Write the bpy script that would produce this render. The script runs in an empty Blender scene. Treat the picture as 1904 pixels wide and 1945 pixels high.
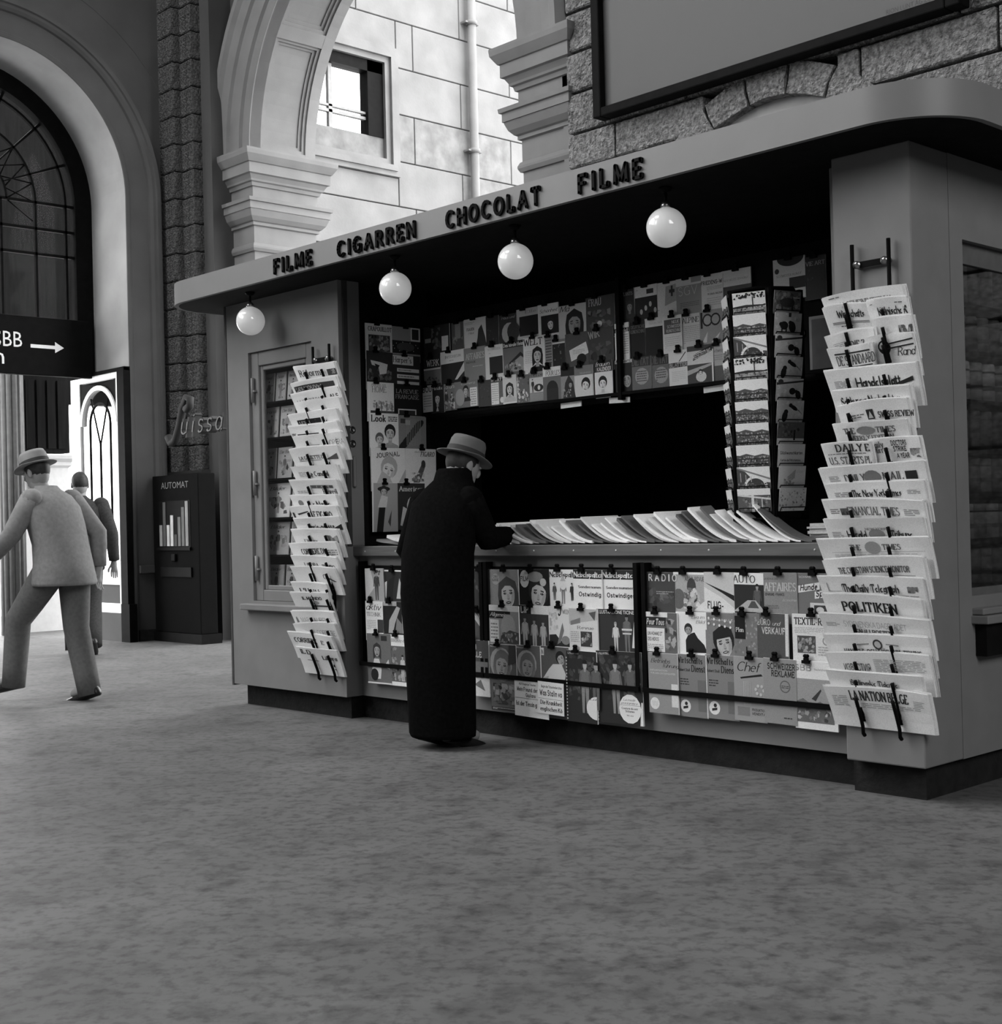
import bpy, math, random
from mathutils import Vector, Matrix, Euler
R = math.radians
rnd = random.Random(7)
SC = bpy.context.scene
COL = SC.collection

# ------------------------------------------------------------------ camera
# X runs along the kiosk front (right is +X), Y goes into the hall, Z is up. Units are metres.
cam_d = bpy.data.cameras.new('camera')
cam = bpy.data.objects.new('camera', cam_d); COL.objects.link(cam)
yaw, pitch, roll = R(46.754), R(0.4788), R(-1.4164)
fw = Vector((-math.sin(yaw)*math.cos(pitch), math.cos(yaw)*math.cos(pitch), math.sin(pitch)))
r0 = Vector((math.cos(yaw), math.sin(yaw), 0)); u0 = r0.cross(fw)
rt = math.cos(roll)*r0 + math.sin(roll)*u0
up = -math.sin(roll)*r0 + math.cos(roll)*u0
m = Matrix.Identity(4)
for i in range(3):
    m[i][0], m[i][1], m[i][2] = rt[i], up[i], -fw[i]
m[2][3] = 1.15
cam.matrix_world = m
cam_d.sensor_fit = 'HORIZONTAL'; cam_d.sensor_width = 36.0
cam_d.lens = 2613.1/1904*36.0
cam_d.clip_end = 300
SC.camera = cam

# ------------------------------------------------------------------ sky, daylight, exposure
w = bpy.data.worlds.new('overcast_sky'); SC.world = w; w.use_nodes = True
bg = w.node_tree.nodes['Background']
bg.inputs['Color'].default_value = (1, 1, 1, 1); bg.inputs['Strength'].default_value = 1.0
def portal(loc, rot, sx, sy):
    # marks the open side of the hall so that the renderer looks for the sky there; gives off no light itself
    d = bpy.data.lights.new('hall_opening', 'AREA'); d.shape = 'RECTANGLE'; d.size = sx; d.size_y = sy
    d.cycles.is_portal = True
    o = bpy.data.objects.new('hall_opening', d); COL.objects.link(o); o.location = loc; o.rotation_euler = rot
HALL = dict(x0=-13.25, x1=7.0, y0=-9.0, y1=8.0, z=13.0)
SKYL = (-12.8, -7.0, -6.0, 2.5)                      # glazed roof light over the concourse: x0, x1, y0, y1
WINL = (-8.6, 3.2, 5.5, 12.4)                         # tall windows of the left wall beyond the frame: y0, y1, z0, z1
WINF = (-12.5, -8.5, 5.0, 12.4)                       # windows of the front wall behind the photographer: x0, x1, z0, z1
WINR = (-2.5, 3.5, 4.5, 10.0)                        # high window of the right wall: y0, y1, z0, z1
portal(((SKYL[0]+SKYL[1])/2, (SKYL[2]+SKYL[3])/2, HALL['z']), (0, 0, 0), SKYL[1]-SKYL[0], SKYL[3]-SKYL[2])
portal(((WINF[0]+WINF[1])/2, HALL['y0'], (WINF[2]+WINF[3])/2), (R(90), 0, R(180)), WINF[1]-WINF[0], WINF[3]-WINF[2])
portal((HALL['x1'], (WINR[0]+WINR[1])/2, (WINR[2]+WINR[3])/2), (0, R(90), 0), WINR[3]-WINR[2], WINR[1]-WINR[0])
portal((HALL['x0'], (WINL[0]+WINL[1])/2, (WINL[2]+WINL[3])/2), (0, R(-90), 0), WINL[3]-WINL[2], WINL[1]-WINL[0])
SC.view_settings.view_transform = 'Standard'; SC.view_settings.look = 'None'
SC.view_settings.gamma = 1.0; SC.view_settings.use_curve_mapping = False
SC.view_settings.exposure = 3.2

# ------------------------------------------------------------------ materials (all grey: the photograph is black and white)
MATS = {}
def mat(name, v, rough=.75, var=.12, scale=14, bump=0.0, bscale=60, spec=.3, stretch=(1,1,1), metal=0, detail=4):
    if name in MATS: return MATS[name]
    k = bpy.data.materials.new(name); k.use_nodes = True; nt = k.node_tree; p = nt.nodes['Principled BSDF']
    p.inputs['Roughness'].default_value = rough; p.inputs['Specular IOR Level'].default_value = spec
    p.inputs['Metallic'].default_value = metal
    tc = nt.nodes.new('ShaderNodeTexCoord'); mp = nt.nodes.new('ShaderNodeMapping'); mp.inputs['Scale'].default_value = stretch
    nt.links.new(tc.outputs['Object'], mp.inputs['Vector'])
    n = nt.nodes.new('ShaderNodeTexNoise'); n.inputs['Scale'].default_value = scale; n.inputs['Detail'].default_value = detail
    nt.links.new(mp.outputs['Vector'], n.inputs['Vector'])
    r = nt.nodes.new('ShaderNodeValToRGB'); a, b = v*(1-var), v*(1+var)
    r.color_ramp.elements[0].position = .3; r.color_ramp.elements[1].position = .7
    r.color_ramp.elements[0].color = (a, a, a, 1); r.color_ramp.elements[1].color = (b, b, b, 1)
    nt.links.new(n.outputs['Fac'], r.inputs['Fac']); nt.links.new(r.outputs['Color'], p.inputs['Base Color'])
    if bump:
        n2 = nt.nodes.new('ShaderNodeTexNoise'); n2.inputs['Scale'].default_value = bscale; n2.inputs['Detail'].default_value = 5
        nt.links.new(mp.outputs['Vector'], n2.inputs['Vector'])
        bp = nt.nodes.new('ShaderNodeBump'); bp.inputs['Strength'].default_value = bump; bp.inputs['Distance'].default_value = .02
        nt.links.new(n2.outputs['Fac'], bp.inputs['Height']); nt.links.new(bp.outputs['Normal'], p.inputs['Normal'])
    MATS[name] = k; return k
def floor_mat():
    k = mat('hall_floor_asphalt', .122, rough=.62, var=.10, scale=2.2, spec=.25)
    nt = k.node_tree; p = nt.nodes['Principled BSDF']; src = p.inputs['Base Color'].links[0].from_socket
    tc = nt.nodes.new('ShaderNodeTexCoord')
    mp = nt.nodes.new('ShaderNodeMapping'); mp.inputs['Rotation'].default_value = (0,0,R(-43)); mp.inputs['Scale'].default_value = (1.0, 1.0, 1)
    nt.links.new(tc.outputs['Object'], mp.inputs['Vector'])
    cur = src
    for sc, lo, hi, amt in ((6, .5, .72, .45), (22, .48, .7, .5), (1.1, .4, .7, .25)):
        n = nt.nodes.new('ShaderNodeTexNoise'); n.inputs['Scale'].default_value = sc; n.inputs['Detail'].default_value = 6; n.inputs['Roughness'].default_value = .6
        nt.links.new(mp.outputs['Vector'], n.inputs['Vector'])
        r = nt.nodes.new('ShaderNodeMapRange'); r.inputs[1].default_value = lo; r.inputs[2].default_value = hi
        r.inputs[3].default_value = 1.0; r.inputs[4].default_value = 1-amt
        nt.links.new(n.outputs['Fac'], r.inputs[0])
        mx = nt.nodes.new('ShaderNodeMix'); mx.data_type = 'RGBA'; mx.blend_type = 'MULTIPLY'; mx.inputs['Factor'].default_value = 1
        nt.links.new(cur, mx.inputs['A']); nt.links.new(r.outputs[0], mx.inputs['B']); cur = mx.outputs['Result']
    nt.links.new(cur, p.inputs['Base Color']); return k
def ink_mat(name, rough=.55, spec=.3, grain=.18, gscale=420):
    # print on paper: the reflectance of each printed shape is stored with its polygons
    k = bpy.data.materials.new(name); k.use_nodes = True; nt = k.node_tree; p = nt.nodes['Principled BSDF']
    p.inputs['Roughness'].default_value = rough; p.inputs['Specular IOR Level'].default_value = spec
    a = nt.nodes.new('ShaderNodeAttribute'); a.attribute_name = 'ink'
    n = nt.nodes.new('ShaderNodeTexNoise'); n.inputs['Scale'].default_value = gscale; n.inputs['Detail'].default_value = 2
    tc = nt.nodes.new('ShaderNodeTexCoord'); nt.links.new(tc.outputs['Object'], n.inputs['Vector'])
    r = nt.nodes.new('ShaderNodeMapRange'); r.inputs[1].default_value=.3; r.inputs[2].default_value=.7; r.inputs[3].default_value = 1-grain; r.inputs[4].default_value = 1+grain
    nt.links.new(n.outputs['Fac'], r.inputs[0])
    mx = nt.nodes.new('ShaderNodeMix'); mx.data_type = 'RGBA'; mx.blend_type = 'MULTIPLY'; mx.inputs['Factor'].default_value = 1
    nt.links.new(a.outputs['Color'], mx.inputs['A']); nt.links.new(r.outputs[0], mx.inputs['B'])
    nt.links.new(mx.outputs['Result'], p.inputs['Base Color']); return k
def glass_mat():
    k = bpy.data.materials.new('window_glass'); k.use_nodes = True; nt = k.node_tree; nt.nodes.clear()
    o = nt.nodes.new('ShaderNodeOutputMaterial'); t = nt.nodes.new('ShaderNodeBsdfTransparent'); t.inputs[0].default_value = (.93,.93,.93,1)
    g = nt.nodes.new('ShaderNodeBsdfGlossy'); g.inputs['Roughness'].default_value = .03
    lw = nt.nodes.new('ShaderNodeLayerWeight'); lw.inputs[0].default_value = .5
    f = nt.nodes.new('ShaderNodeMath'); f.operation = 'POWER'; f.inputs[1].default_value = 3.0; nt.links.new(lw.outputs['Facing'], f.inputs[0])
    n = nt.nodes.new('ShaderNodeTexNoise'); n.inputs['Scale'].default_value = 3
    b = nt.nodes.new('ShaderNodeBump'); b.inputs['Strength'].default_value = .005; nt.links.new(n.outputs['Fac'], b.inputs['Height']); nt.links.new(b.outputs['Normal'], g.inputs['Normal'])
    x = nt.nodes.new('ShaderNodeMixShader'); nt.links.new(f.outputs[0], x.inputs[0]); nt.links.new(t.outputs[0], x.inputs[1]); nt.links.new(g.outputs[0], x.inputs[2])
    nt.links.new(x.outputs[0], o.inputs[0]); return k
INK = ink_mat('magazine_print', rough=.6, spec=.12); NEWS = ink_mat('newsprint', rough=.85, spec=.1, grain=.10, gscale=260); CARD = ink_mat('postcard_gloss', rough=.25, spec=.5, grain=.25)
GLASS = glass_mat()
FLOOR = floor_mat()
PAINT = mat('kiosk_grey_paint', .176, rough=.5, var=.06, scale=6, bump=.02, bscale=200)
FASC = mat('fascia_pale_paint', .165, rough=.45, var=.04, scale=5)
BLACK = mat('black_enamel', .004, rough=.6, var=.3, spec=.05)
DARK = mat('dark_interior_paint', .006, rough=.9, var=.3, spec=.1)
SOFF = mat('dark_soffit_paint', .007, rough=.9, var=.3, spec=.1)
LEDGE = mat('dark_counter_wood', .11, rough=.5, var=.3, scale=8, stretch=(.3,4,4))
PLIN = mat('sooty_stone_plinth', .009, rough=.9, var=.5, scale=16, bump=.3, bscale=40)
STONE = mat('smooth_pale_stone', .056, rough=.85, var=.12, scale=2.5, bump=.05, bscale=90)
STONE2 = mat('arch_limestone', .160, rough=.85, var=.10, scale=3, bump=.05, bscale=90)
STONEO = mat('courtyard_ashlar', .150, rough=.9, var=.14, scale=2.2, bump=.1, bscale=30)
STONEO2 = mat('courtyard_ashlar_weathered', .135, rough=.9, var=.25, scale=5, bump=.1, bscale=30)
def granite(name, v):
    k = mat(name, v, rough=.95, var=.55, scale=34, bump=1.0, bscale=52)
    for n in k.node_tree.nodes:
        if n.type == 'BUMP': n.inputs['Distance'].default_value = .09
    return k
RUST = granite('rusticated_granite', .10); RUST2 = granite('rough_granite', 0.258)
WHITE = mat('white_paint', .8, var=.05); PAPER = mat('paper_pages', .82, rough=.9, var=.1, scale=90, stretch=(1,1,8))
OPAL = mat('opal_glass', .52, rough=.08, var=.03, spec=.6)
_q = OPAL.node_tree.nodes['Principled BSDF']; _q.inputs['Emission Color'].default_value = (1,1,1,1); _q.inputs['Emission Strength'].default_value = .022   # faintly lit
CHROME = mat('brass_fitting', .4, rough=.3, metal=1)
IRON = mat('dark_iron_frame', .005, rough=.6, var=.3, spec=.03)
WOODD = mat('dark_panelling', .010, rough=.5, var=.3, scale=5, stretch=(6,6,.5), spec=.05)
CLOTHB = mat('black_wool_coat', .004, rough=1, var=.3, scale=60, spec=.02)
SUIT = mat('pale_grey_suit', 0.204, rough=.95, var=.12, scale=40, spec=.1); TROUS = mat('mid_grey_trousers', 0.116, rough=.95, var=.12, scale=40, spec=.1)
SUITD = mat('dark_suit', .035, rough=.95, var=.2, scale=60, spec=.1)
SKIN = mat('skin', 0.245, rough=.6, var=.06); HAIR = mat('dark_hair', .02, rough=.6, var=.4, scale=40)
FELT = mat('grey_felt_hat', 0.116, rough=.95, var=.1); BAND = mat('hat_band', .03); LEATH = mat('black_leather', .012, rough=.35)
BOARD = mat('blank_billboard', .055, rough=.5, var=.05, scale=1.5)

# ------------------------------------------------------------------ mesh helpers
class MB:
    def __init__(s): s.v = []; s.f = []; s.ink = []; s.mi = []; s.sm = []
    def add(s, vs, fs, ink=0.0, mi=0, smooth=False):
        o = len(s.v); s.v += [tuple(p) for p in vs]
        for f in fs: s.f.append([o+i for i in f]); s.ink.append(ink); s.mi.append(mi); s.sm.append(smooth)
        return s
    def box(s, x0, x1, y0, y1, z0, z1, **k):
        return s.add([(x0,y0,z0),(x1,y0,z0),(x1,y1,z0),(x0,y1,z0),(x0,y0,z1),(x1,y0,z1),(x1,y1,z1),(x0,y1,z1)],
            [(0,3,2,1),(4,5,6,7),(0,1,5,4),(1,2,6,5),(2,3,7,6),(3,0,4,7)], **k)
    def rings(s, rs, caps=True, closed=False, **k):
        n = len(rs[0]); vs = [p for r in rs for p in r]; fs = []
        m_ = len(rs)
        for i in range(m_ if closed else m_-1):
            a, b = i*n, ((i+1) % m_)*n
            for j in range(n): fs.append((a+j, a+(j+1)%n, b+(j+1)%n, b+j))
        if caps and not closed: fs += [tuple(range(n-1,-1,-1)), tuple((m_-1)*n+j for j in range(n))]
        return s.add(vs, fs, **k)
    def tube(s, pts, r, n=8, **k):
        pts = [Vector(p) for p in pts]; rs = []
        rad = r if isinstance(r, (list, tuple)) else [r]*len(pts)
        t0 = (pts[1]-pts[0]).normalized(); a = Vector((1,0,0)) if abs(t0.x) < .9 else Vector((0,1,0))
        for i, p in enumerate(pts):
            t = (pts[min(i+1,len(pts)-1)] - pts[max(i-1,0)]).normalized()
            a = (a - t*a.dot(t)).normalized(); b = t.cross(a).normalized()
            rs.append([p + rad[i]*(math.cos(2*math.pi*j/n)*a + math.sin(2*math.pi*j/n)*b) for j in range(n)])
        k.setdefault('smooth', True)
        return s.rings(rs, **k)
    def lathe(s, prof, c=(0,0,0), n=24, axis='z', **k):
        rs = []
        for r_, h in prof:
            ring = []
            for j in range(n):
                a = 2*math.pi*j/n; x, y = r_*math.cos(a), r_*math.sin(a)
                p = (x,y,h) if axis == 'z' else ((x,h,y) if axis == 'y' else (h,x,y))
                ring.append((c[0]+p[0], c[1]+p[1], c[2]+p[2]))
            rs.append(ring)
        k.setdefault('smooth', True)
        return s.rings(rs, **k)
    def prism(s, poly, fn, d0, d1, **k):
        n = len(poly); vs = [fn(x,y,d0) for x,y in poly] + [fn(x,y,d1) for x,y in poly]
        fs = [tuple(range(n-1,-1,-1)), tuple(range(n,2*n))] + [(j,(j+1)%n,n+(j+1)%n,n+j) for j in range(n)]
        return s.add(vs, fs, **k)
    def mesh(s, name, mats):
        me = bpy.data.meshes.new(name); me.from_pydata(s.v, [], s.f)
        for q in (mats if isinstance(mats,(list,tuple)) else [mats]): me.materials.append(q)
        me.polygons.foreach_set('material_index', s.mi); me.polygons.foreach_set('use_smooth', s.sm)
        if any(s.ink):
            at = me.color_attributes.new('ink', 'FLOAT_COLOR', 'CORNER'); buf = []
            for f, c in zip(s.f, s.ink): buf += [c, c, c, 1.0]*len(f)
            at.data.foreach_set('color', buf)
        me.update(); return me
    def build(s, name, mats, parent=None, **k): return link(name, s.mesh(name, mats), parent, **k)
def link(name, me, parent=None, loc=None, rot=None):
    o = bpy.data.objects.new(name, me); COL.objects.link(o)
    if parent is not None:
        o.parent = parent
    if loc is not None: o.location = loc
    if rot is not None: o.rotation_euler = rot
    return o
def bevel(o, wd=.004, seg=2):
    b = o.modifiers.new('bevel', 'BEVEL'); b.width = wd; b.segments = seg; b.limit_method = 'ANGLE'; return o
def tag(o, label, cat=None, group=None):
    o['label'] = label
    if cat: o['category'] = cat
    if group: o['group'] = group
    return o
def empty(name, label, cat, loc=(0,0,0), group=None, rot=None):
    o = bpy.data.objects.new(name, None); COL.objects.link(o); o.location = loc
    if rot: o.rotation_euler = rot
    return tag(o, label, cat, group)
def struct(o): o['kind'] = 'structure'; return o
def sempty(name):
    o = bpy.data.objects.new(name, None); COL.objects.link(o); o['kind'] = 'structure'; return o
ORD = ['first','second','third','fourth','fifth','sixth','seventh','eighth','ninth','tenth','eleventh','twelfth','thirteenth','fourteenth','fifteenth','sixteenth',
 'seventeenth','eighteenth','nineteenth','twentieth','twenty-first','twenty-second','twenty-third','twenty-fourth','twenty-fifth','twenty-sixth','twenty-seventh','twenty-eighth','twenty-ninth','thirtieth','thirty-first','thirty-second','thirty-third','thirty-fourth','thirty-fifth','thirty-sixth','thirty-seventh','thirty-eighth']

# ------------------------------------------------------------------ lettering
def E_(cx, cy, rx, ry, a0, a1, n=10):
    return [(cx+rx*math.cos(R(a0+(a1-a0)*i/n)), cy+ry*math.sin(R(a0+(a1-a0)*i/n))) for i in range(n+1)]
X_ = .62
SK = {
'A':(.8,[[(0,0),(.4,1),(.8,0)],[(.16,.36),(.64,.36)]]),
'B':(.62,[[(0,0),(0,1),(.3,1)]+E_(.3,.76,.26,.24,90,-90)+[(0,.52)],[(.3,.52)]+E_(.3,.26,.32,.26,90,-90)+[(0,0)]]),
'C':(.76,[E_(.42,.5,.42,.5,50,310)]),
'D':(.76,[[(0,0),(0,1),(.3,1)]+E_(.3,.5,.44,.5,90,-90)+[(0,0)]]),
'E':(.56,[[(.54,.86),(.54,1),(0,1)],[(0,1),(0,0)],[(0,0),(.56,0),(.56,.15)],[(0,.52),(.42,.52)]]),
'F':(.54,[[(.54,.86),(.54,1),(0,1)],[(0,1),(0,0)],[(0,.52),(.42,.52)]]),
'G':(.8,[E_(.42,.5,.42,.5,50,330)+[(.78,.45)],[(.55,.45),(.82,.45)],[(.78,.45),(.78,.05)]]),
'H':(.72,[[(0,0),(0,1)],[(.72,0),(.72,1)],[(0,.52),(.72,.52)]]),
'I':(.1,[[(.05,0),(.05,1)]]),
'J':(.4,[[(.38,1),(.38,.2)]+E_(.2,.2,.18,.2,0,-170)]),
'K':(.7,[[(0,0),(0,1)],[(.66,1),(.02,.42)],[(.22,.58),(.7,0)]]),
'L':(.54,[[(0,1),(0,0)],[(0,0),(.54,0),(.54,.18)]]),
'M':(.92,[[(0,0),(.06,1)],[(.06,1),(.46,.1),(.86,1)],[(.86,1),(.92,0)]]),
'N':(.76,[[(0,0),(0,1)],[(0,1),(.74,0)],[(.74,0),(.74,1)]]),
'O':(.84,[E_(.42,.5,.42,.5,0,360,16)]),
'P':(.6,[[(0,0),(0,1),(.3,1)]+E_(.3,.74,.3,.26,90,-90)+[(0,.48)]]),
'Q':(.84,[E_(.42,.5,.42,.5,0,360,16),[(.5,.2),(.86,-.12)]]),
'R':(.68,[[(0,0),(0,1),(.3,1)]+E_(.3,.75,.28,.25,90,-90)+[(0,.5)],[(.3,.5),(.68,0)]]),
'S':(.56,[E_(.28,.75,.25,.25,30,270)+E_(.28,.25,.27,.25,90,-150)]),
'T':(.7,[[(0,.86),(0,1),(.7,1),(.7,.86)],[(.35,1),(.35,0)]]),
'U':(.7,[[(0,1),(0,.3)]+E_(.35,.3,.35,.3,180,360)+[(.7,1)]]),
'V':(.76,[[(0,1),(.38,0),(.76,1)]]),
'W':(1.1,[[(0,1),(.28,0),(.55,.85),(.82,0),(1.1,1)]]),
'X':(.74,[[(0,1),(.74,0)],[(.74,1),(0,0)]]),
'Y':(.72,[[(0,1),(.36,.5),(.72,1)],[(.36,.5),(.36,0)]]),
'Z':(.64,[[(0,.86),(0,1),(.64,1),(0,0),(.64,0),(.64,.15)]]),
'a':(.5,[E_(.25,.31,.25,.31,30,330,9),[(.5,.62),(.5,.05),(.56,0)]]),
'b':(.52,[[(0,1),(0,0)],E_(.26,.31,.26,.31,150,-150,9)]),
'c':(.46,[E_(.26,.31,.26,.31,50,310,9)]),
'd':(.52,[[(.52,1),(.52,0)],E_(.26,.31,.26,.31,30,330,9)]),
'e':(.5,[[(.02,.34),(.5,.34)]+E_(.26,.31,.25,.31,10,310,9)]),
'f':(.34,[E_(.26,.84,.14,.16,60,180,5)+[(.12,0)],[(0,.62),(.3,.62)]]),
'g':(.52,[E_(.26,.31,.26,.31,30,330,9),[(.52,.62),(.52,-.1)]+E_(.26,-.1,.26,.2,0,-150,6)]),
'h':(.5,[[(0,1),(0,0)],E_(.25,.38,.25,.24,170,0,6)+[(.5,0)]]),
'i':(.1,[[(.05,.62),(.05,0)],[(.03,.82),(.07,.88)]]),
'j':(.2,[[(.14,.62),(.14,-.15)]+E_(0,-.15,.14,.13,0,-120,4),[(.12,.82),(.16,.88)]]),
'k':(.5,[[(0,1),(0,0)],[(.44,.62),(.02,.26)],[(.14,.36),(.5,0)]]),
'l':(.1,[[(.05,1),(.05,0)]]),
'm':(.84,[[(0,.62),(0,0)],E_(.21,.4,.21,.22,170,0,6)+[(.42,0)],E_(.63,.4,.21,.22,170,0,6)+[(.84,0)]]),
'n':(.5,[[(0,.62),(0,0)],E_(.25,.38,.25,.24,170,0,6)+[(.5,0)]]),
'o':(.54,[E_(.27,.31,.27,.31,0,360,12)]),
'p':(.52,[[(0,.62),(0,-.3)],E_(.26,.31,.26,.31,150,-150,9)]),
'q':(.52,[[(.52,.62),(.52,-.3)],E_(.26,.31,.26,.31,30,330,9)]),
'r':(.34,[[(0,.62),(0,0)],E_(.2,.4,.2,.22,170,60,5)]),
's':(.4,[E_(.2,.465,.18,.155,30,270,6)+E_(.2,.155,.2,.155,90,-150,6)]),
't':(.3,[[(.1,.85),(.1,.1),(.18,0),(.3,.04)],[(0,.62),(.28,.62)]]),
'u':(.5,[[(0,.62),(0,.22)]+E_(.25,.22,.25,.22,180,350,6),[(.5,.62),(.5,0)]]),
'v':(.5,[[(0,.62),(.25,0),(.5,.62)]]),
'w':(.76,[[(0,.62),(.2,0),(.38,.55),(.56,0),(.76,.62)]]),
'x':(.5,[[(0,.62),(.5,0)],[(.5,.62),(0,0)]]),
'y':(.5,[[(0,.62),(.26,.02)],[(.5,.62),(.2,-.3)]]),
'z':(.46,[[(0,.62),(.46,.62),(0,0),(.46,0)]]),
"'":(.1,[[(.05,1),(.03,.8)]]), '-':(.35,[[(.02,.34),(.33,.34)]]), '.':(.1,[[(.03,0),(.07,.06)]]), ':':(.1,[[(.03,0),(.07,.06)],[(.03,.5),(.07,.56)]]),
'ß':(.5,[[(0,0),(0,.8)]+E_(.22,.78,.22,.22,180,-60,6)+E_(.25,.26,.25,.28,80,-120,6)]),
}
for a_, b_ in (('ä','a'),('ö','o'),('ü','u'),('Ü','U'),('Ö','O'),('é','e'),('à','a')):
    w_, st_ = SK[b_]; t_ = 1.18 if b_.isupper() else .84
    SK[a_] = (w_, st_ + ([[(w_*.35,t_-.04),(w_*.65,t_+.08)]] if a_ in 'éà' else [[(w_*.25-.03,t_),(w_*.25+.03,t_+.06)],[(w_*.75-.03,t_),(w_*.75+.03,t_+.06)]]))
def sk_glyph(ch, style):
    """strokes of one letter as polygons; styles: roman (thick stems, thin bars, serifs), fraktur (slanted nib), script (leaning pen)"""
    wd, strokes = SK[ch]; polys = []
    if style == 'fraktur':
        nx, ny = .095, .085
        for st in strokes:
            if len(st) > 7: st = st[::3] + ([st[-1]] if (len(st)-1) % 3 else [])
            for p, q in zip(st, st[1:]):
                polys.append([(p[0]-nx,p[1]-ny),(q[0]-nx,q[1]-ny),(q[0]+nx,q[1]+ny),(p[0]+nx,p[1]+ny)])
            for p in (st[0], st[-1]):
                d = .1; polys.append([(p[0]-d,p[1]),(p[0],p[1]-d),(p[0]+d,p[1]),(p[0],p[1]+d)])
        if ch.isupper(): polys.append([(-.08,.1),(.0,.04),(.02,.95),(-.06,.9)])
        return wd*.92+.2, polys
    tv, th = {'roman':(.185,.075), 'romanb':(.25,.10), 'script':(.11,.07), 'thin':(.07,.05), 'hair':(.05,.05), 'bold':(.21,.19)}[style]
    for st in strokes:
        for p, q in zip(st, st[1:]):
            dx, dy = q[0]-p[0], q[1]-p[1]; L = math.hypot(dx,dy) or 1e-6
            t = th + (tv-th)*abs(dy)/L; nx, ny = -dy/L*t/2, dx/L*t/2
            ex, ey = (dx/L*t*.2, dy/L*t*.2)
            polys.append([(p[0]-nx-ex,p[1]-ny-ey),(q[0]-nx+ex,q[1]-ny+ey),(q[0]+nx+ex,q[1]+ny+ey),(p[0]+nx-ex,p[1]+ny-ey)])
        if style.startswith('roman'):
            for p, q in ((st[0],st[1]),(st[-1],st[-2])):
                if abs(p[0]-q[0]) < abs(p[1]-q[1])*.9 and (abs(p[1]) < .02 or abs(p[1]-1) < .02 or abs(p[1]-X_) < .02):
                    polys.append([(p[0]-.15,p[1]-th*.6),(p[0]+.15,p[1]-th*.6),(p[0]+.15,p[1]+th*.6),(p[0]-.15,p[1]+th*.6)])
    if style == 'bold': polys += [[(p[0]+.1*math.cos(j*.785), p[1]+.1*math.sin(j*.785)) for j in range(8)] for st in strokes for p in (st[0], st[-1])] + [[(p[0]+.1*math.cos(j*1.047), p[1]+.1*math.sin(j*1.047)) for j in range(6)] for st in strokes for p in st[1:-1]]
    if style == 'script': polys = [[(x+.28*y, y) for x, y in p] for p in polys]
    return wd + {'roman':.27,'romanb':.32,'script':.13,'thin':.2,'hair':.25,'bold':.34}[style], polys
_g = {}
def bf_mesh(s, off=0.0, res=2, extrude=0.0):
    cu = bpy.data.curves.new('lettering', 'FONT'); cu.body = s; cu.resolution_u = res; cu.offset = off; cu.extrude = extrude
    o = bpy.data.objects.new('lettering', cu); COL.objects.link(o)
    dg = bpy.context.evaluated_depsgraph_get(); me = bpy.data.meshes.new_from_object(o.evaluated_get(dg))
    bpy.data.objects.remove(o); bpy.data.curves.remove(cu); return me
def _bbw(s):
    me = bf_mesh(s, res=1); xs = [v.co.x for v in me.vertices]; ys = [v.co.y for v in me.vertices]; bpy.data.meshes.remove(me)
    return (max(xs)-min(xs), max(ys)-min(ys)) if xs else (0, 0)
_HH, _CAP = _bbw('HH')
def bf_glyph(ch, style):
    if ch == ' ': return .32, []
    adv = _bbw('H'+ch+'H')[0] - _HH
    me = bf_mesh(ch, off=0.0)
    vs = [(v.co.x/_CAP, v.co.y/_CAP) for v in me.vertices]
    pl = [[vs[i] for i in p.vertices] for p in me.polygons]; bpy.data.meshes.remove(me)
    return adv/_CAP, pl
def glyph(ch, style):
    k = (ch, style)
    if k not in _g:
        if ch == ' ': _g[k] = (.35, [])
        elif style == 'sans' or ch not in SK: _g[k] = bf_glyph(ch, 'sans')
        else: _g[k] = sk_glyph(ch, style)
    return _g[k]
def text_polys(s, style, h, wmax=None, slant=0, align='l'):
    x = 0; out = []
    for ch in s:
        adv, pl = glyph(ch, style)
        out += [[(x+a, b) for a, b in p] for p in pl]; x += adv
    W = x or 1; sx = h if wmax is None else wmax/W
    off = 0 if align == 'l' else (-W*sx/2 if align == 'c' else -W*sx)
    return [[(off+a*sx+slant*b*h, b*h) for a, b in p] for p in out]
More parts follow.
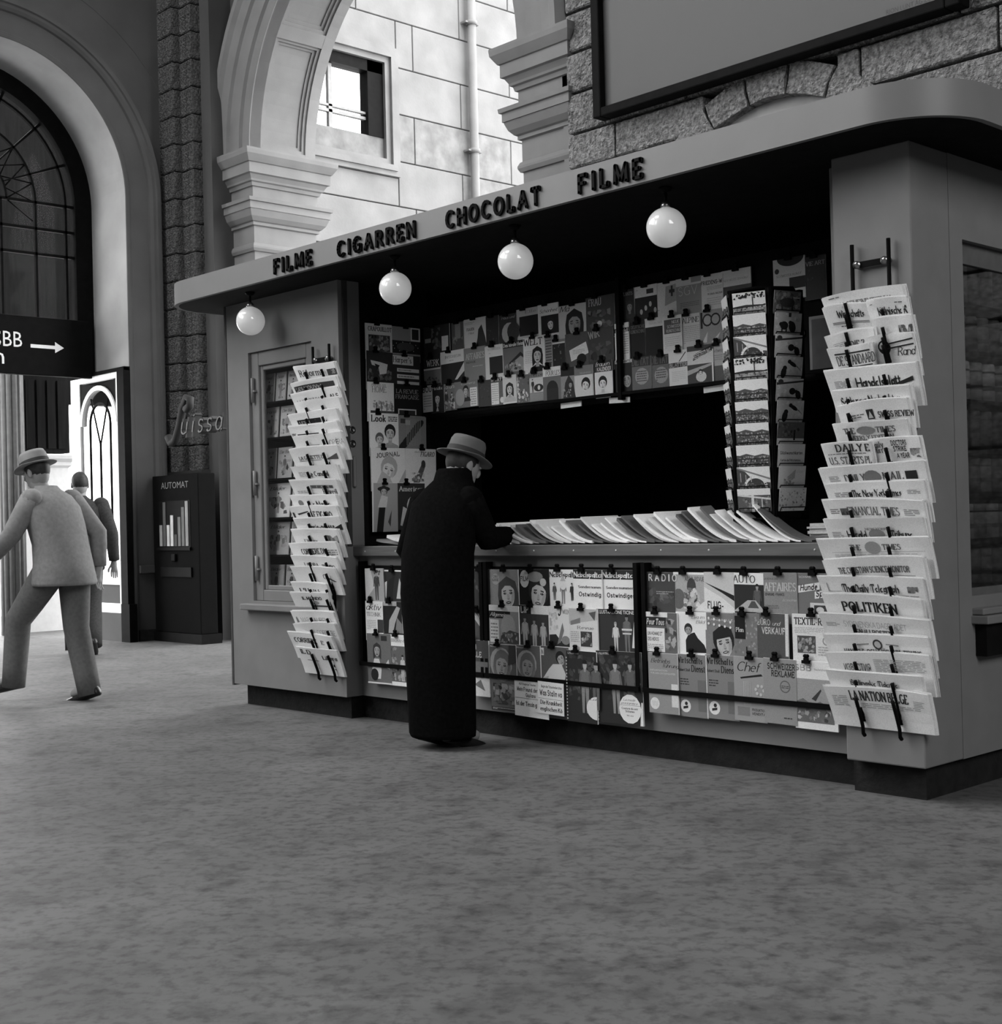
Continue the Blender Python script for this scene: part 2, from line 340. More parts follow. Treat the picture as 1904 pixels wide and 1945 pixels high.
# ------------------------------------------------------------------ print: shapes laid on a sheet, u right, v up, in sheet units
class Print:
    def __init__(s, w, h, fn, step=.0001, nx=1):
        s.w, s.h, s.fn, s.mb, s.off, s.step, s.nx, s.gain = w, h, fn, MB(), .0006, step, nx, 1.0
    def poly(s, pts, ink, keep=False):
        s.mb.add([s.fn(x*s.w, y*s.h, s.off) for x, y in pts], [tuple(range(len(pts)))], ink=min(max(ink*s.gain, .001), .85))
        if not keep: s.off += s.step
    def rect(s, x0, y0, x1, y1, ink):
        n = max(1, round(abs(x1-x0)*s.nx))
        for i in range(n):
            a, b = x0+(x1-x0)*i/n, x0+(x1-x0)*(i+1)/n
            s.poly([(a,y0),(b,y0),(b,y1),(a,y1)], ink, True)
        s.off += s.step
    def ell(s, cx, cy, rx, ry, ink, rot=0, a0=0, a1=360, n=14):
        k = s.w/s.h; c, d = math.cos(R(rot)), math.sin(R(rot)); pts = []
        for i in range(n + (a1-a0 < 360)):
            t = R(a0+(a1-a0)*i/n); x, y = rx*math.cos(t), ry*math.sin(t)
            pts.append((cx+(x*c-y*d), cy+(x*d+y*c)*k))
        s.poly(pts, ink)
    def text(s, t, style, x, y, h, ink, w=None, slant=0, align='l', rot=0):
        c, d = math.cos(R(rot)), math.sin(R(rot))
        for p in text_polys(t, style, h*s.h, None if w is None else w*s.w, slant, align):
            s.mb.add([s.fn(x*s.w+a*c-b*d, y*s.h+a*d+b*c, s.off) for a, b in p], [tuple(range(len(p)))], ink=min(max(ink*s.gain, .001), .85))
        s.off += s.step
    def lines(s, x0, y0, x1, y1, n, ink, thick=.45):
        for i in range(n):
            y = y1 - (y1-y0)*(i+.5)/n; hh = (y1-y0)/n*thick/2; x = x0
            while x < x1-.02:
                l = min(rnd.uniform(.03,.11), x1-x)
                s.poly([(x,y-hh),(x+l,y-hh),(x+l,y+hh),(x,y+hh)], ink, True); x += l+.015
                if i == n-1 and rnd.random() < .15: break
        s.off += s.step
    def speck(s, x0, y0, x1, y1, n, lo, hi, sz=.07):
        for i in range(n):
            cx, cy = rnd.uniform(x0,x1), rnd.uniform(y0,y1); k = s.w/s.h
            a = [rnd.uniform(.3,1)*sz for _ in range(5)]
            pts = [(min(max(cx+a[j]*math.cos(j*1.257),x0),x1), min(max(cy+a[j]*math.sin(j*1.257)*k,y0),y1)) for j in range(5)]
            s.poly(pts, rnd.uniform(lo,hi), True); s.off += s.step*.12
        s.off += s.step
    def face(s, cx, cy, r, hair=.03, skin=.5, tilt=0, body=None, style=0):
        """portrait: cx, cy centre of the face, r half its width (sheet units)"""
        k = s.w/s.h
        def T(x, y):
            c, d = math.cos(R(tilt)), math.sin(R(tilt)); return (cx+r*(x*c-y*d), cy+r*(x*d+y*c)*k)
        def el(x, y, a, b, ink, n=12, rot=0):
            c, d = math.cos(R(rot)), math.sin(R(rot))
            s.poly([T(x+a*math.cos(6.2832*i/n)*c-b*math.sin(6.2832*i/n)*d, y+a*math.cos(6.2832*i/n)*d+b*math.sin(6.2832*i/n)*c) for i in range(n)], ink)
        if body is not None:
            s.poly([T(-2.1,-3.0),T(2.1,-3.0),T(1.7,-2.0),T(.5,-1.55),T(-.5,-1.55),T(-1.7,-2.0)], body)
            s.poly([T(-.42,-1.9),T(.42,-1.9),T(.36,-.9),T(-.36,-.9)], skin*.7)
        if style == 1:   # long hair or scarf
            s.poly([T(-1.25,-1.8),T(-1.35,0),T(-1.1,1.1),T(0,1.65),T(1.1,1.1),T(1.35,0),T(1.25,-1.8),T(.5,-1.2),T(-.5,-1.2)], hair)
        else: el(0,.35,1.22,1.3,hair,14)
        el(0,0,.86,1.2,skin,16)
        s.poly([T(.1,-1.15),T(.75,-.5),T(.88,.3),T(.5,.1),T(.35,-.6)], skin*.72)
        if style == 2: s.poly([T(-1.2,.55),T(1.2,.55),T(1.05,1.3),T(0,1.75),T(-1.05,1.3)], hair)
        else: s.poly([T(-.95,.35),T(-.3,.8),T(.4,.75),T(.95,.3),T(.95,1.0),T(.2,1.4),T(-.8,1.15)], hair)
        for sx in (-1, 1):
            s.poly([T(sx*.6,.36),T(sx*.2,.4),T(sx*.22,.3),T(sx*.6,.24)], hair*.8+.01)
            el(sx*.4,.1,.19,.1,.03); el(sx*.36,.12,.05,.04,.6,6)
        s.poly([T(-.08,.05),T(.08,.05),T(.2,-.4),T(-.16,-.4)], skin*.78); s.poly([T(-.16,-.4),T(.2,-.4),T(.02,-.5)], skin*.35)
        el(0,-.74,.34,.13,.07,10)
        if style != 1 or rnd.random() < .5: s.poly([T(-.22,-.71),T(.22,-.71),T(.12,-.77),T(-.12,-.77)], .7)
    def figure(s, cx, y0, h, top, bot, skin=.4, hair=.02):
        k = s.h/s.w*h/1.0
        P = lambda x, y: (cx+x*k*.5, y0+y*h)
        s.poly([P(-.16,0),P(-.05,0),P(-.01,.48),P(.01,.48),P(.06,0),P(.17,0),P(.2,.5),P(-.2,.5)], bot)
        s.poly([P(-.2,.48),P(.2,.48),P(.27,.8),P(.08,.85),P(-.08,.85),P(-.27,.8)], top)
        s.poly([P(-.27,.8),P(-.36,.48),P(-.28,.46),P(-.18,.74)], top*.8); s.poly([P(.27,.8),P(.36,.52),P(.28,.46),P(.18,.74)], top*.7)
        s.poly([P(-.05,.8),P(.05,.8),P(.05,.87),P(-.05,.87)], skin*.8); s.poly([P(-.1,.9),P(-.06,.85),P(.06,.85),P(.1,.9),P(.11,.97),P(-.11,.97)], skin); s.poly([P(-.12,.95),P(.12,.95),P(.11,1.01),P(0,1.04),P(-.11,1.01)], hair)
    def run(s, ops):
        for o in ops:
            getattr(s, o[0])(*o[1:-1], **o[-1]) if isinstance(o[-1], dict) else getattr(s, o[0])(*o[1:])
        return s.mb

# ------------------------------------------------------------------ the hall
H_ = HALL
struct(MB().box(H_['x0']-6, H_['x1']+2, H_['y0']-6, H_['y1']+14, -.2, 0).build('floor', FLOOR))
struct(MB().box(H_['x0']-.8, SKYL[0], H_['y0'], H_['y1']+.78, H_['z'], H_['z']+.3).box(SKYL[1], H_['x1'], H_['y0'], H_['y1']+.78, H_['z'], H_['z']+.3)
  .box(SKYL[0], SKYL[1], SKYL[3], H_['y1']+.78, H_['z'], H_['z']+.3).box(SKYL[0], SKYL[1], H_['y0'], SKYL[2], H_['z'], H_['z']+.3).build('ceiling', STONE))
mb = MB(); a, b = H_['y0']-.4, H_['y0']
mb.box(H_['x0']-.8, H_['x1'], a, b, 0, WINF[2]); mb.box(H_['x0']-.8, H_['x1'], a, b, WINF[3], H_['z']); mb.box(H_['x0']-.8, WINF[0], a, b, WINF[2], WINF[3]); mb.box(WINF[1], H_['x1'], a, b, WINF[2], WINF[3])
for i in (1,): mb.box(WINF[0]+(WINF[1]-WINF[0])*i/2-.15, WINF[0]+(WINF[1]-WINF[0])*i/2+.15, a, b, WINF[2], WINF[3])
struct(mb.build('wall_front', mat('sooty_hall_wall', 0.068, rough=.9)))
mb = MB(); a, b = H_['x1'], H_['x1']+.4
mb.box(a, b, H_['y0'], H_['y1']+.78, 0, WINR[2]); mb.box(a, b, H_['y0'], H_['y1']+.78, WINR[3], H_['z']); mb.box(a, b, H_['y0'], WINR[0], WINR[2], WINR[3]); mb.box(a, b, WINR[1], H_['y1']+.78, WINR[2], WINR[3])
struct(mb.build('wall_right', mat('hall_plaster', 0.150, rough=.9)))

def sweep(mb, path, prof, fn, **k):
    """path: (p, q, outward normal) samples in the wall plane; prof: (offset outward, depth); fn maps (p, q, depth) to the world"""
    rs = [[fn(p+nx*o, q+ny*o, d) for o, d in prof] for p, q, nx, ny in path]
    n = len(prof); vs = [v for r in rs for v in r]
    fs = [(i*n+j, i*n+j+1, (i+1)*n+j+1, (i+1)*n+j) for i in range(len(rs)-1) for j in range(n-1)]
    mb.add(vs, fs, **k)
def arc_path(c, zc, rad, a0=0, a1=180, n=40, legs=None):
    p = [(c+rad*math.cos(R(a0+(a1-a0)*i/n)), zc+rad*math.sin(R(a0+(a1-a0)*i/n)), math.cos(R(a0+(a1-a0)*i/n)), math.sin(R(a0+(a1-a0)*i/n))) for i in range(n+1)]
    if legs is not None: p = [(c+rad, legs[0], 1, 0)] + p + [(c-rad, legs[1], -1, 0)]
    return p
def arc_face(mb, c, zc, rad, x0, x1, z0, z1, fn, d):
    """a wall face around an arch of radius rad (the opening goes down to z0)"""
    if x0 < c-rad: mb.add([fn(x0,z0,d),fn(c-rad,z0,d),fn(c-rad,z1,d),fn(x0,z1,d)], [(0,1,2,3)])
    if x1 > c+rad: mb.add([fn(c+rad,z0,d),fn(x1,z0,d),fn(x1,z1,d),fn(c+rad,z1,d)], [(0,1,2,3)])
    n = 40
    for i in range(n):
        a, b = 180-180*i/n, 180-180*(i+1)/n
        xa, za, xb, zb = c+rad*math.cos(R(a)), zc+rad*math.sin(R(a)), c+rad*math.cos(R(b)), zc+rad*math.sin(R(b))
        mb.add([fn(xa,za,d),fn(xb,zb,d),fn(xb,z1,d),fn(xa,z1,d)], [(0,1,2,3)])
FA = lambda p, q, d: (p, d, q)          # wall plane parallel to the kiosk front
FB = lambda p, q, d: (d, p, q)          # wall plane of the left side wall
def arcslab(mb, c, zc, r0_, r1_, a0, a1, y0, y1, fn=FA, n=None):
    n = n or max(2, int(abs(a1-a0)/5)); rs = []
    for i in range(n+1):
        t = R(a0+(a1-a0)*i/n); co, si = math.cos(t), math.sin(t)
        rs.append([fn(c+r_*co, zc+r_*si, d) for r_, d in ((r0_,y0),(r0_,y1),(r1_,y1),(r1_,y0))])
    mb.rings(rs)
def rect_rings(mb, x0, x1, y0, y1, prof):
    mb.rings([[(x0-o,y0-o,z),(x1+o,y0-o,z),(x1+o,y1+o,z),(x0-o,y1+o,z)] for o, z in prof])

# back wall: the open arch on its two piers
AX, AZ, AR, AD = -10.145, 5.10, 2.015, .78
wb = sempty('wall_back')
mb = MB(); arc_face(mb, AX, AZ, AR+.58, H_['x0'], -7.58, AZ, H_['z'], FA, 8.02)
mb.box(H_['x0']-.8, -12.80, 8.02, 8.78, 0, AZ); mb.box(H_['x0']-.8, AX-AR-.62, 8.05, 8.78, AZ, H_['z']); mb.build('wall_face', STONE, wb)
mb = MB(); sweep(mb, arc_path(AX, AZ, AR, n=48), [(.06,8.1),(.0,8.1),(0,7.96),(.13,7.96),(.15,7.93),(.33,7.93),(.35,7.90),(.46,7.88),(.5,7.84),(.56,7.84),(.60,7.92),(.60,8.05)], FA)
mb.build('archivolt', STONE2, wb)
mb = MB(); arcslab(mb, AX, AZ, AR+.06, AR+.4, 0, 180, 8.0, 8.78, n=48)
arcslab(mb, AX, AZ, AR, AR+.1, 0, 180, 7.97, 8.11, n=48); arcslab(mb, AX, AZ, AR, AR+.1, 0, 180, 8.67, 8.80, n=48)
mb.build('soffit', STONE2, wb)
for i in range(6):
    a = i*36
    mb = MB(); arcslab(mb, AX, AZ, AR+.001, AR+.1, max(a-2,0), min(a+2,180), 8.11, 8.67, n=2); mb.build('soffit_rib', STONE2, wb)
    if i < 5:
        mb = MB(); a0, a1 = a+2, a+34
        for ins, dr in ((0,.022),(.035,.045)):
            da = R(1)*0 + ins/AR*57.3
            arcslab(mb, AX, AZ, AR+dr, AR+.1, a0+da, a1-da, 8.11+ins, 8.145+ins); arcslab(mb, AX, AZ, AR+dr, AR+.1, a0+da, a1-da, 8.635-ins, 8.67-ins)
            arcslab(mb, AX, AZ, AR+dr, AR+.1, a0+da, a0+da+1, 8.145+ins, 8.635-ins, n=2); arcslab(mb, AX, AZ, AR+dr, AR+.1, a1-da-1, a1-da, 8.145+ins, 8.635-ins, n=2)
        mb.build('coffer_moulding', STONE2, wb)
CAPP = [(0,3.9),(0,4.06),(.02,4.06),(.035,4.09),(.035,4.11),(.02,4.14),(.005,4.15),(.005,4.32),(.03,4.33),(.03,4.36),(.05,4.37),(.085,4.41),(.105,4.46),(.11,4.48),(.12,4.48),(.12,4.55),(.14,4.555),(.145,4.59),(.06,4.60),(.02,4.63),
        (.02,4.73),(.04,4.735),(.05,4.77),(.07,4.78),(.075,4.80),(.10,4.84),(.125,4.85),(.125,4.955),(.14,4.96),(.16,4.99),(.185,5.03),(.19,5.07),(.19,5.09),(.0,5.10)]
for x0, x1, nm in ((-12.81,-12.16,'trim_1'), (-8.13,-7.60,'trim_2')):
    t = sempty(nm)
    MB().box(x0, x1, 8.0, 8.78, 0, 3.92).build('pier_shaft', STONE2, t)
    mb = MB(); rect_rings(mb, x0, x1, 8.0, 8.78, CAPP); mb.build('capital', STONE2, t)
# rusticated pilaster in the corner: stepped courses of rough stone
def rough_block(poly, z0, z1, amp, seed, inset=.02):
    """a stone of the given plan with a quarry face: every side is a small grid pushed in and out"""
    r_ = random.Random(seed); mb = MB(); n = len(poly)
    zz = [z0, z0+.012, z0+(z1-z0)*.35, z0+(z1-z0)*.65, z1-.012, z1]
    pts = []
    for i in range(n):
        a, b = Vector(poly[i]), Vector(poly[(i+1)%n]); k = max(2, int((b-a).length/.09)); nv = Vector(((b-a).y, -(b-a).x)).normalized()
        pts += [(a+(b-a)*j/k, nv, j == 0) for j in range(k)]
    rs = []
    for iz, z in enumerate(zz):
        ring = []
        for p, nv, corner in pts:
            e = iz in (0, 5)
            d = -inset if e else (r_.uniform(-.2,1)*amp if not corner else r_.uniform(0,.3)*amp)
            ring.append((p.x+nv.x*d, p.y+nv.y*d, z + (0 if e else r_.uniform(-.004,.004))))
        rs.append(ring)
    mb.rings(rs); return mb
pl = sempty('trim_3')
MB().box(-13.62, -12.98, 7.60, 8.05, 0, 12.9).box(-12.99, -12.78, 7.70, 8.03, 0, 12.9).build('pilaster_core', mat('pilaster_joint', .015), pl)
plan = [(-13.25,7.54),(-12.96,7.54),(-12.96,7.64),(-12.74,7.64),(-12.74,7.78),(-13.25,7.78)]
protos = [rough_block(plan, 0, .280, .006, 40+i, .008).mesh('stone', RUST) for i in range(4)]
for i in range(44):
    link('stone', protos[i%4], pl, loc=(0, 0, .02+.2925*i))
MB().box(-12.735, -12.55, 7.75, 8.02, 0, 12.9).build('margin_strip', STONE, pl)
# granite wall to the right of the arch, with the round-headed niche behind the kiosk
NX, NZ, NR = -5.60, 3.05, 1.0
MB().box(-7.58, H_['x1'], 8.03, 8.4, 0, H_['z']).build('wall_core', mat('wall_joint_dark', 0.024), wb)
MB().box(-7.64, -7.53, 7.98, 8.06, 0, H_['z']).build('margin_strip', STONE2, wb)
mb = MB(); mb.prism([(NX+NR*math.cos(R(a)), NZ+NR*math.sin(R(a))) for a in range(0,181,6)], FA, 7.99, 8.02)
mb.build('niche_panel', mat('pale_plaster', 0.306, var=.06), wb)
zs_ = [.02,.4,.78,1.16,1.54,1.92,2.3,2.62,2.94,3.28,3.6,3.93,4.21,4.53,4.85,5.17,5.49,5.81,6.13,6.5,7.0]
k_ = 0
for i in range(len(zs_)-1):
    x = -7.52 + (-.45 if i % 2 else 0)
    while x < .5:
        L = .95 + .25*((i*7+int(x*3)) % 3)/2; a, b = max(x, -7.52), x+L; x += L
        zc = (zs_[i]+zs_[i+1])/2
        spans = [(a, b)]
        r2 = (NR+.16)**2 - max(zc-NZ, 0)**2
        if r2 > 0 or zc < NZ:
            hw = math.sqrt(max(r2, 0)) if zc > NZ else NR+.16
            spans = [(p, q) for p, q in ((a, min(b, NX-hw)), (max(a, NX+hw), b)) if q-p > .12]
        for p, q in spans:
            m_ = rough_block([(p+.012,7.9),(q-.012,7.9),(q-.012,8.04),(p+.012,8.04)], zs_[i]+.012, zs_[i+1]-.012, .014, 100+k_, .008); k_ += 1
            m_.build('stone', RUST2, wb)
for i in range(9):                                                     # voussoirs
    a0, a1 = 8+i*18.3+.6, 8+(i+1)*18.3-.6; mb = MB(); r_ = random.Random(i)
    rs = []
    for a in (a0, (a0+a1)/2, a1):
        rs.append([(NX+q*math.cos(R(a)), d + (r_.uniform(-.02,.01) if d < 8 else 0), NZ+q*math.sin(R(a))) for q, d in ((NR,8.03),(NR,7.90),(NR+.1,7.885),(NR+.21,7.90),(NR+.21,8.03))])
    mb.rings(rs); mb.build('stone', RUST2, wb)
# billboard
b_ = empty('billboard', 'large pale billboard in a black frame high on the granite wall', 'billboard', (-5.55,7.86,4.25))
def loc_box(mb, o, x0, x1, y0, y1, z0, z1): mb.box(x0-o[0], x1-o[0], y0-o[1], y1-o[1], z0-o[2], z1-o[2]); return mb
o_ = b_.location
loc_box(MB(), o_, -7.03, -4.17, 7.80, 7.86, 4.285, 6.8).build('panel', BOARD, b_)
for a in ((-7.10,-7.02,7.74,7.87,4.22,6.9), (-4.18,-4.08,7.74,7.87,4.22,6.9), (-7.02,-4.18,7.74,7.87,4.22,4.29), (-7.02,-4.18,7.74,7.87,6.8,6.9)):
    bevel(loc_box(MB(), o_, *a).build('frame_rail', BLACK, b_), .01)
pr = Print(2.86, 2.5, lambda u,v,d: (-7.03-o_[0]+u, 7.80-o_[1]-d, 4.285-o_[2]+v))
pr.text('RION LUNT AG ZÜRICH', 'sans', .845, .012, .012, .05, w=.14); pr.poly([(0,.32),(.02,.345),(.115,.46),(.13,.50),(.10,.50),(0,.335)], .03); pr.poly([(.03,.37),(.09,.45),(.04,.45)], .25)
pr.mb.build('lettering', INK, b_)

# left wall with the great arched doorway
BY, BZ, BR = 5.70, 4.70, 1.40
wl = sempty('wall_left')
mb = MB(); arc_face(mb, BY, BZ, BR+.02, 3.6, 7.56, BZ, H_['z'], FB, -13.25)
for a, b in ((3.6, BY-BR), (BY+BR, 7.56)): mb.add([FB(a,0,-13.25),FB(b,0,-13.25),FB(b,BZ,-13.25),FB(a,BZ,-13.25)], [(0,1,2,3)])
mb.box(-13.65, -13.25, H_['y0'], 3.6, 0, WINL[2]); mb.box(-13.65, -13.25, H_['y0'], 3.6, WINL[3], H_['z'])
mb.box(-13.65, -13.25, H_['y0'], WINL[0], WINL[2], WINL[3]); mb.box(-13.65, -13.25, WINL[1], 3.6, WINL[2], WINL[3])
for i in range(1, 4): mb.box(-13.6, -13.3, WINL[0]+(WINL[1]-WINL[0])*i/4-.2, WINL[0]+(WINL[1]-WINL[0])*i/4+.2, WINL[2], WINL[3])
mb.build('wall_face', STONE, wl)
mb = MB(); sweep(mb, arc_path(BY, BZ, BR, n=48, legs=(0,0)), [(0,-13.22),(0,-13.20),(.03,-13.20),(.035,-13.21),(.05,-13.21),(.06,-13.215),(.26,-13.215),(.27,-13.19),(.30,-13.17),(.33,-13.17),(.34,-13.15),(.385,-13.15),(.39,-13.25)], FB)
mb.build('archivolt', STONE, wl)
mb = MB(); sweep(mb, arc_path(BY, BZ, BR, n=48, legs=(2.9,0)), [(0,-13.22),(0,-14.05),(.35,-14.05)], FB); mb.build('door_reveal', mat('daylit_reveal_tone', .30, rough=.8, var=.12, scale=2.5), wl)  # paler than the wall stone to stand in for daylight on the reveal
mb = MB(); sweep(mb, arc_path(BY, BZ, 2.2, n=24, legs=(0,0)), [(0,-13.3),(.012,-13.245),(.02,-13.3)], FB); mb.build('joint_line', mat('joint_mortar', .08), wl)  # mortar-toned ridge ringing the archivolt
MB().box(-13.26,-13.18,7.14,7.54,.0,.12).build('wall_base', PLIN, wl)
MB().box(-13.22,-13.17,7.16,7.5,.72,.80).build('dado_rail', STONE, wl)
# iron fanlight in the doorway
w1 = sempty('window_1'); mb = MB()
arcslab(mb, BY, BZ, BR-.19, BR+.02, 0, 180, -14.10, -13.98, FB, n=36)
mb.box(-14.10,-13.98,BY+BR-.19,BY+BR+.02,2.85,BZ); mb.box(-14.10,-13.98,BY-BR-.02,BY-BR+.19,0,BZ); mb.build('frame', IRON, w1)
mb = MB()
for rad in (1.12, .78, .46): arcslab(mb, BY, BZ, rad-.012, rad+.012, 0, 180, -14.06, -14.02, FB, n=30)
for a in (22,45,68,90,112,135,158): arcslab(mb, BY, BZ, .46, 1.2, a-.7, a+.7, -14.06, -14.02, FB, n=2)
for a in range(0,180,15): 
    for s_ in (1,-1):
        p = (BY+.46*math.cos(R(a)), BZ+.46*math.sin(R(a))); q = (BY+.78*math.cos(R(a+15*s_)), BZ+.78*math.sin(R(a+15*s_)))
        mb.tube([(-14.04,p[0],p[1]),(-14.04,q[0],q[1])], .008, 5)
for y in (-1.12,-.78,-.4,0,.4,.78,1.12): mb.box(-14.06,-14.02,BY+y-.012,BY+y+.012,3.4,BZ)
for z in (BZ, 4.42, 4.15): mb.box(-14.06,-14.02,BY-1.22,BY+1.22,z-.015,z+.015)
mb.build('glazing_bar', IRON, w1)
mb = MB(); mb.prism([(BY+1.22*math.cos(R(a)), BZ+1.22*math.sin(R(a))) for a in range(0,181,6)]+[(BY-1.22,3.4),(BY+1.22,3.4)], FB, -14.045, -14.04); mb.build('pane', GLASS, w1)
# sign over the door
sg = empty('station_sign', 'black direction sign with white letters and arrow over the left doorway', 'sign', (-13.95,5.7,2.84))
bevel(MB().box(-.06,.02,-1.36,1.36,0,.62).build('board', BLACK, sg), .01)
pr = Print(2.72, .62, lambda u,v,d: (.021+d, -1.36+u, v))
pr.text('SBB','sans',.590,.46,.255,.8,w=.116); pr.text('n','sans',.588,.16,.27,.8,w=.05)
pr.poly([(.738,.465),(.838,.465),(.838,.40),(.875,.495),(.838,.59),(.838,.525),(.738,.525)], .8)
pr.mb.build('lettering', INK, sg)
# open glazed door leaf standing against the doorway
d1 = sempty('door_1'); Y0 = 7.04
mb = MB(); mb.box(-13.345,-13.20,Y0-.02,Y0+.05,0,2.89); mb.box(-13.34,-13.16,Y0-.03,Y0+.06,0,.4); mb.box(-13.9,-13.2,Y0-.01,Y0+.06,2.861,2.90); mb.build('door_post', IRON, d1)
mb = MB(); LX0, LX1, cxd, rd = -14.45, -13.34, -13.81, .37
mb.box(LX0,LX0+.21,Y0,Y0+.05,.30,2.86); mb.box(LX1-.07,LX1,Y0,Y0+.05,.30,2.86); mb.box(LX0+.21,LX1-.07,Y0,Y0+.05,.60,.78); mb.box(LX0+.21,LX1-.07,Y0,Y0+.05,.30,.40); mb.box(LX0+.21,LX1-.07,Y0,Y0+.05,2.80,2.86)
arcslab(mb, cxd, 2.33, rd, rd+.05, 0, 180, Y0-.01, Y0+.05, FA, n=18)
mb.build('leaf_frame', WHITE, d1)
MB().box(LX0+.21,LX1-.07,Y0+.015,Y0+.035,.40,.60).box(LX0,LX1,Y0-.01,Y0+.06,0,.30).build('kick_panel', STONE, d1)
mb = MB()
for (a, b) in ((LX0+.21, 1), (LX1-.07, -1)):
    pts = [(a,2.80)] + [(cxd - b*(rd+.05)*math.cos(R(t)), 2.33+(rd+.05)*math.sin(R(t))) for t in range(90,-1,-15)] + [(a,2.33)]
    mb.prism(pts, FA, Y0+.01, Y0+.03)
mb.build('spandrel', IRON, d1)
mb = MB()
arcslab(mb, cxd, 2.33, .22, .24, 0, 180, Y0+.01, Y0+.03, FA, n=14)
for s_ in (-1,1):
    mb.box(cxd+s_*.23-.01,cxd+s_*.23+.01,Y0+.01,Y0+.03,.78,2.33); mb.tube([(cxd,Y0+.02,2.1),(cxd+s_*.2,Y0+.02,2.62)], .01, 5)
mb.box(cxd-.01,cxd+.01,Y0+.01,Y0+.03,.78,2.12); mb.build('glazing_bar', IRON, d1)
MB().box(LX0+.21,LX1-.07,Y0+.02,Y0+.025,.78,2.7).build('pane', GLASS, d1)
# what stands in the passage beyond the door
MB().box(-18.2,-18.0,3.0,10.6,2.95,8).build('wall_passage', WOODD)['kind'] = 'structure'
mb = MB()
for i in range(4): mb.box(-15.7,-15.68,7.08+.13*i,7.18+.13*i,2.18,3.0)
mb.box(-16.2,-15.7,7.06,7.62,2.13,3.05)
tag(mb.build('panelling', WOODD), 'dark wooden panelling above the white booth beyond the doorway', 'panelling')
st = empty('ticket_booth', 'white painted booth with cornice beyond the doorway', 'booth', (-15.7,7.3,0))
MB().box(-.5,.0,-.26,.30,0,2.0).build('body', WHITE, st)
mb = MB(); rect_rings(mb, -.5, .0, -.26, .30, [(0,1.95),(.03,1.98),(.03,2.02),(.07,2.06),(.08,2.10),(0,2.12)]); mb.build('cornice', WHITE, st)
MB().box(.001,.012,-.22,.0,1.66,1.86).build('notice', mat('grey_notice', .25, var=.4, scale=40), st)
cl = MB()
for j in range(12):
    a = 2*math.pi*j/12; cl.tube([(-15.5+.11*math.cos(a),6.80+.11*math.sin(a),0),(-15.5+.11*math.cos(a),6.80+.11*math.sin(a),3.1)], .038, 6)
tag(cl.build('fluted_column', mat('grey_column_stone', 0.109)), 'grey fluted column at the left edge inside the doorway', 'column')

# courtyard building seen through the arch
EX = -15.0
eb = empty('courtyard_building', 'sunlit pale ashlar building seen through the open arch', 'building', (EX,12,0))
zj = [0,.98,1.64,2.30,2.97,3.64,4.31,4.98,5.65,6.29,6.96,7.62,8.28,8.94,9.6,10.3,11]
eo = eb.location
WY0, WY1, WZ0, WZ1 = 10.10, 12.29, 6.05, 7.86
MB().box(-.6,-.08,-2.3,6,0,WZ0+.2).box(-.6,-.08,-2.3,6,WZ1-.2,11).box(-.6,-.08,-2.3,WY0-12+.2,WZ0+.2,WZ1-.2).box(-.6,-.08,WY1-12-.2,6,WZ0+.2,WZ1-.2).build('wall_core', mat('ashlar_joint', 0.068), eb)
def ashlar(y0, y1, z0, z1, mm):
    g = .006; mb = MB(); c = .006
    mb.rings([[(x,y0-12+g+e,z0+g+e),(x,y1-12-g-e,z0+g+e),(x,y1-12-g-e,z1-g-e),(x,y0-12+g+e,z1-g-e)] for x, e in ((-.1,0),(-.012,0),(0,c))])
    mb.build('stone_block', mm, eb)
for i in range(len(zj)-1):
    y = 9.7 - (.9 if i % 2 else 0)
    while y < 18:
        a, b = max(y,9.7), min(y+1.9, 18); y += 1.9
        if b-a < .1: continue
        z0, z1 = zj[i], zj[i+1]; spans = [(a, b)]
        if z1 > WZ0 and z0 < WZ1: spans = [(p, q) for p, q in ((a, min(b, WY0)), (max(a, WY1), b)) if q-p > .05]
        for p, q in spans: ashlar(p, q, z0, z1, STONEO if (i+int(p)) % 3 else STONEO2)
for p, q, z0, z1 in ((WY0,WY1,5.65,WZ0),(WY0,WY1,WZ1,8.28)): ashlar(p, q, z0, z1, STONEO)
ew = MB()
for ins, x in ((0,.05),(.07,.08),(.15,.03)):
    a, b, c, d = WY0+ins-12, WY1-ins-12, WZ0+ins, WZ1-ins; t = .08
    ew.box(-.1,x,a,b,c,c+t); ew.box(-.1,x,a,b,d-t,d); ew.box(-.1,x,a,a+t,c+t,d-t); ew.box(-.1,x,b-t,b,c+t,d-t)
win = ew.build('window', STONEO, eb)
a, b, c, d = WY0+.23-12, WY1-.23-12, WZ0+.23, WZ1-.23
MB().box(-.3,-.02,b-.27,b,c+.3,d).box(-.3,-.02,a,b,d-.16,d).build('reveal', BLACK, win)
MB().box(-.3,-.04,a,b,c,c+.3).build('spandrel_board', STONEO2, win)
mb = MB(); mb.box(-.13,-.08,-.84,-.78,c+.3,d-.1); mb.box(-.13,-.08,a,b-.25,c+.52,c+.56); mb.box(-.13,-.08,a,b-.25,c+.60,c+.63)
mb.box(-.13,-.08,a,a+.06,c+.3,d); mb.build('mullion', mat('grey_window_wood', 0.204), win)
gm = bpy.data.materials.new('sky_mirroring_glass'); gm.use_nodes = True; q_ = gm.node_tree.nodes['Principled BSDF']; q_.inputs['Metallic'].default_value = 1; q_.inputs['Roughness'].default_value = .02; q_.inputs['Base Color'].default_value = (.9,.9,.9,1)
MB().box(-.12,-.11,a,b-.25,c+.3,d-.1).build('pane', gm, win)
pp = empty('drainpipe', 'pale drainpipe with clamps on the courtyard building', 'pipe', (EX+.1,13.66,0))
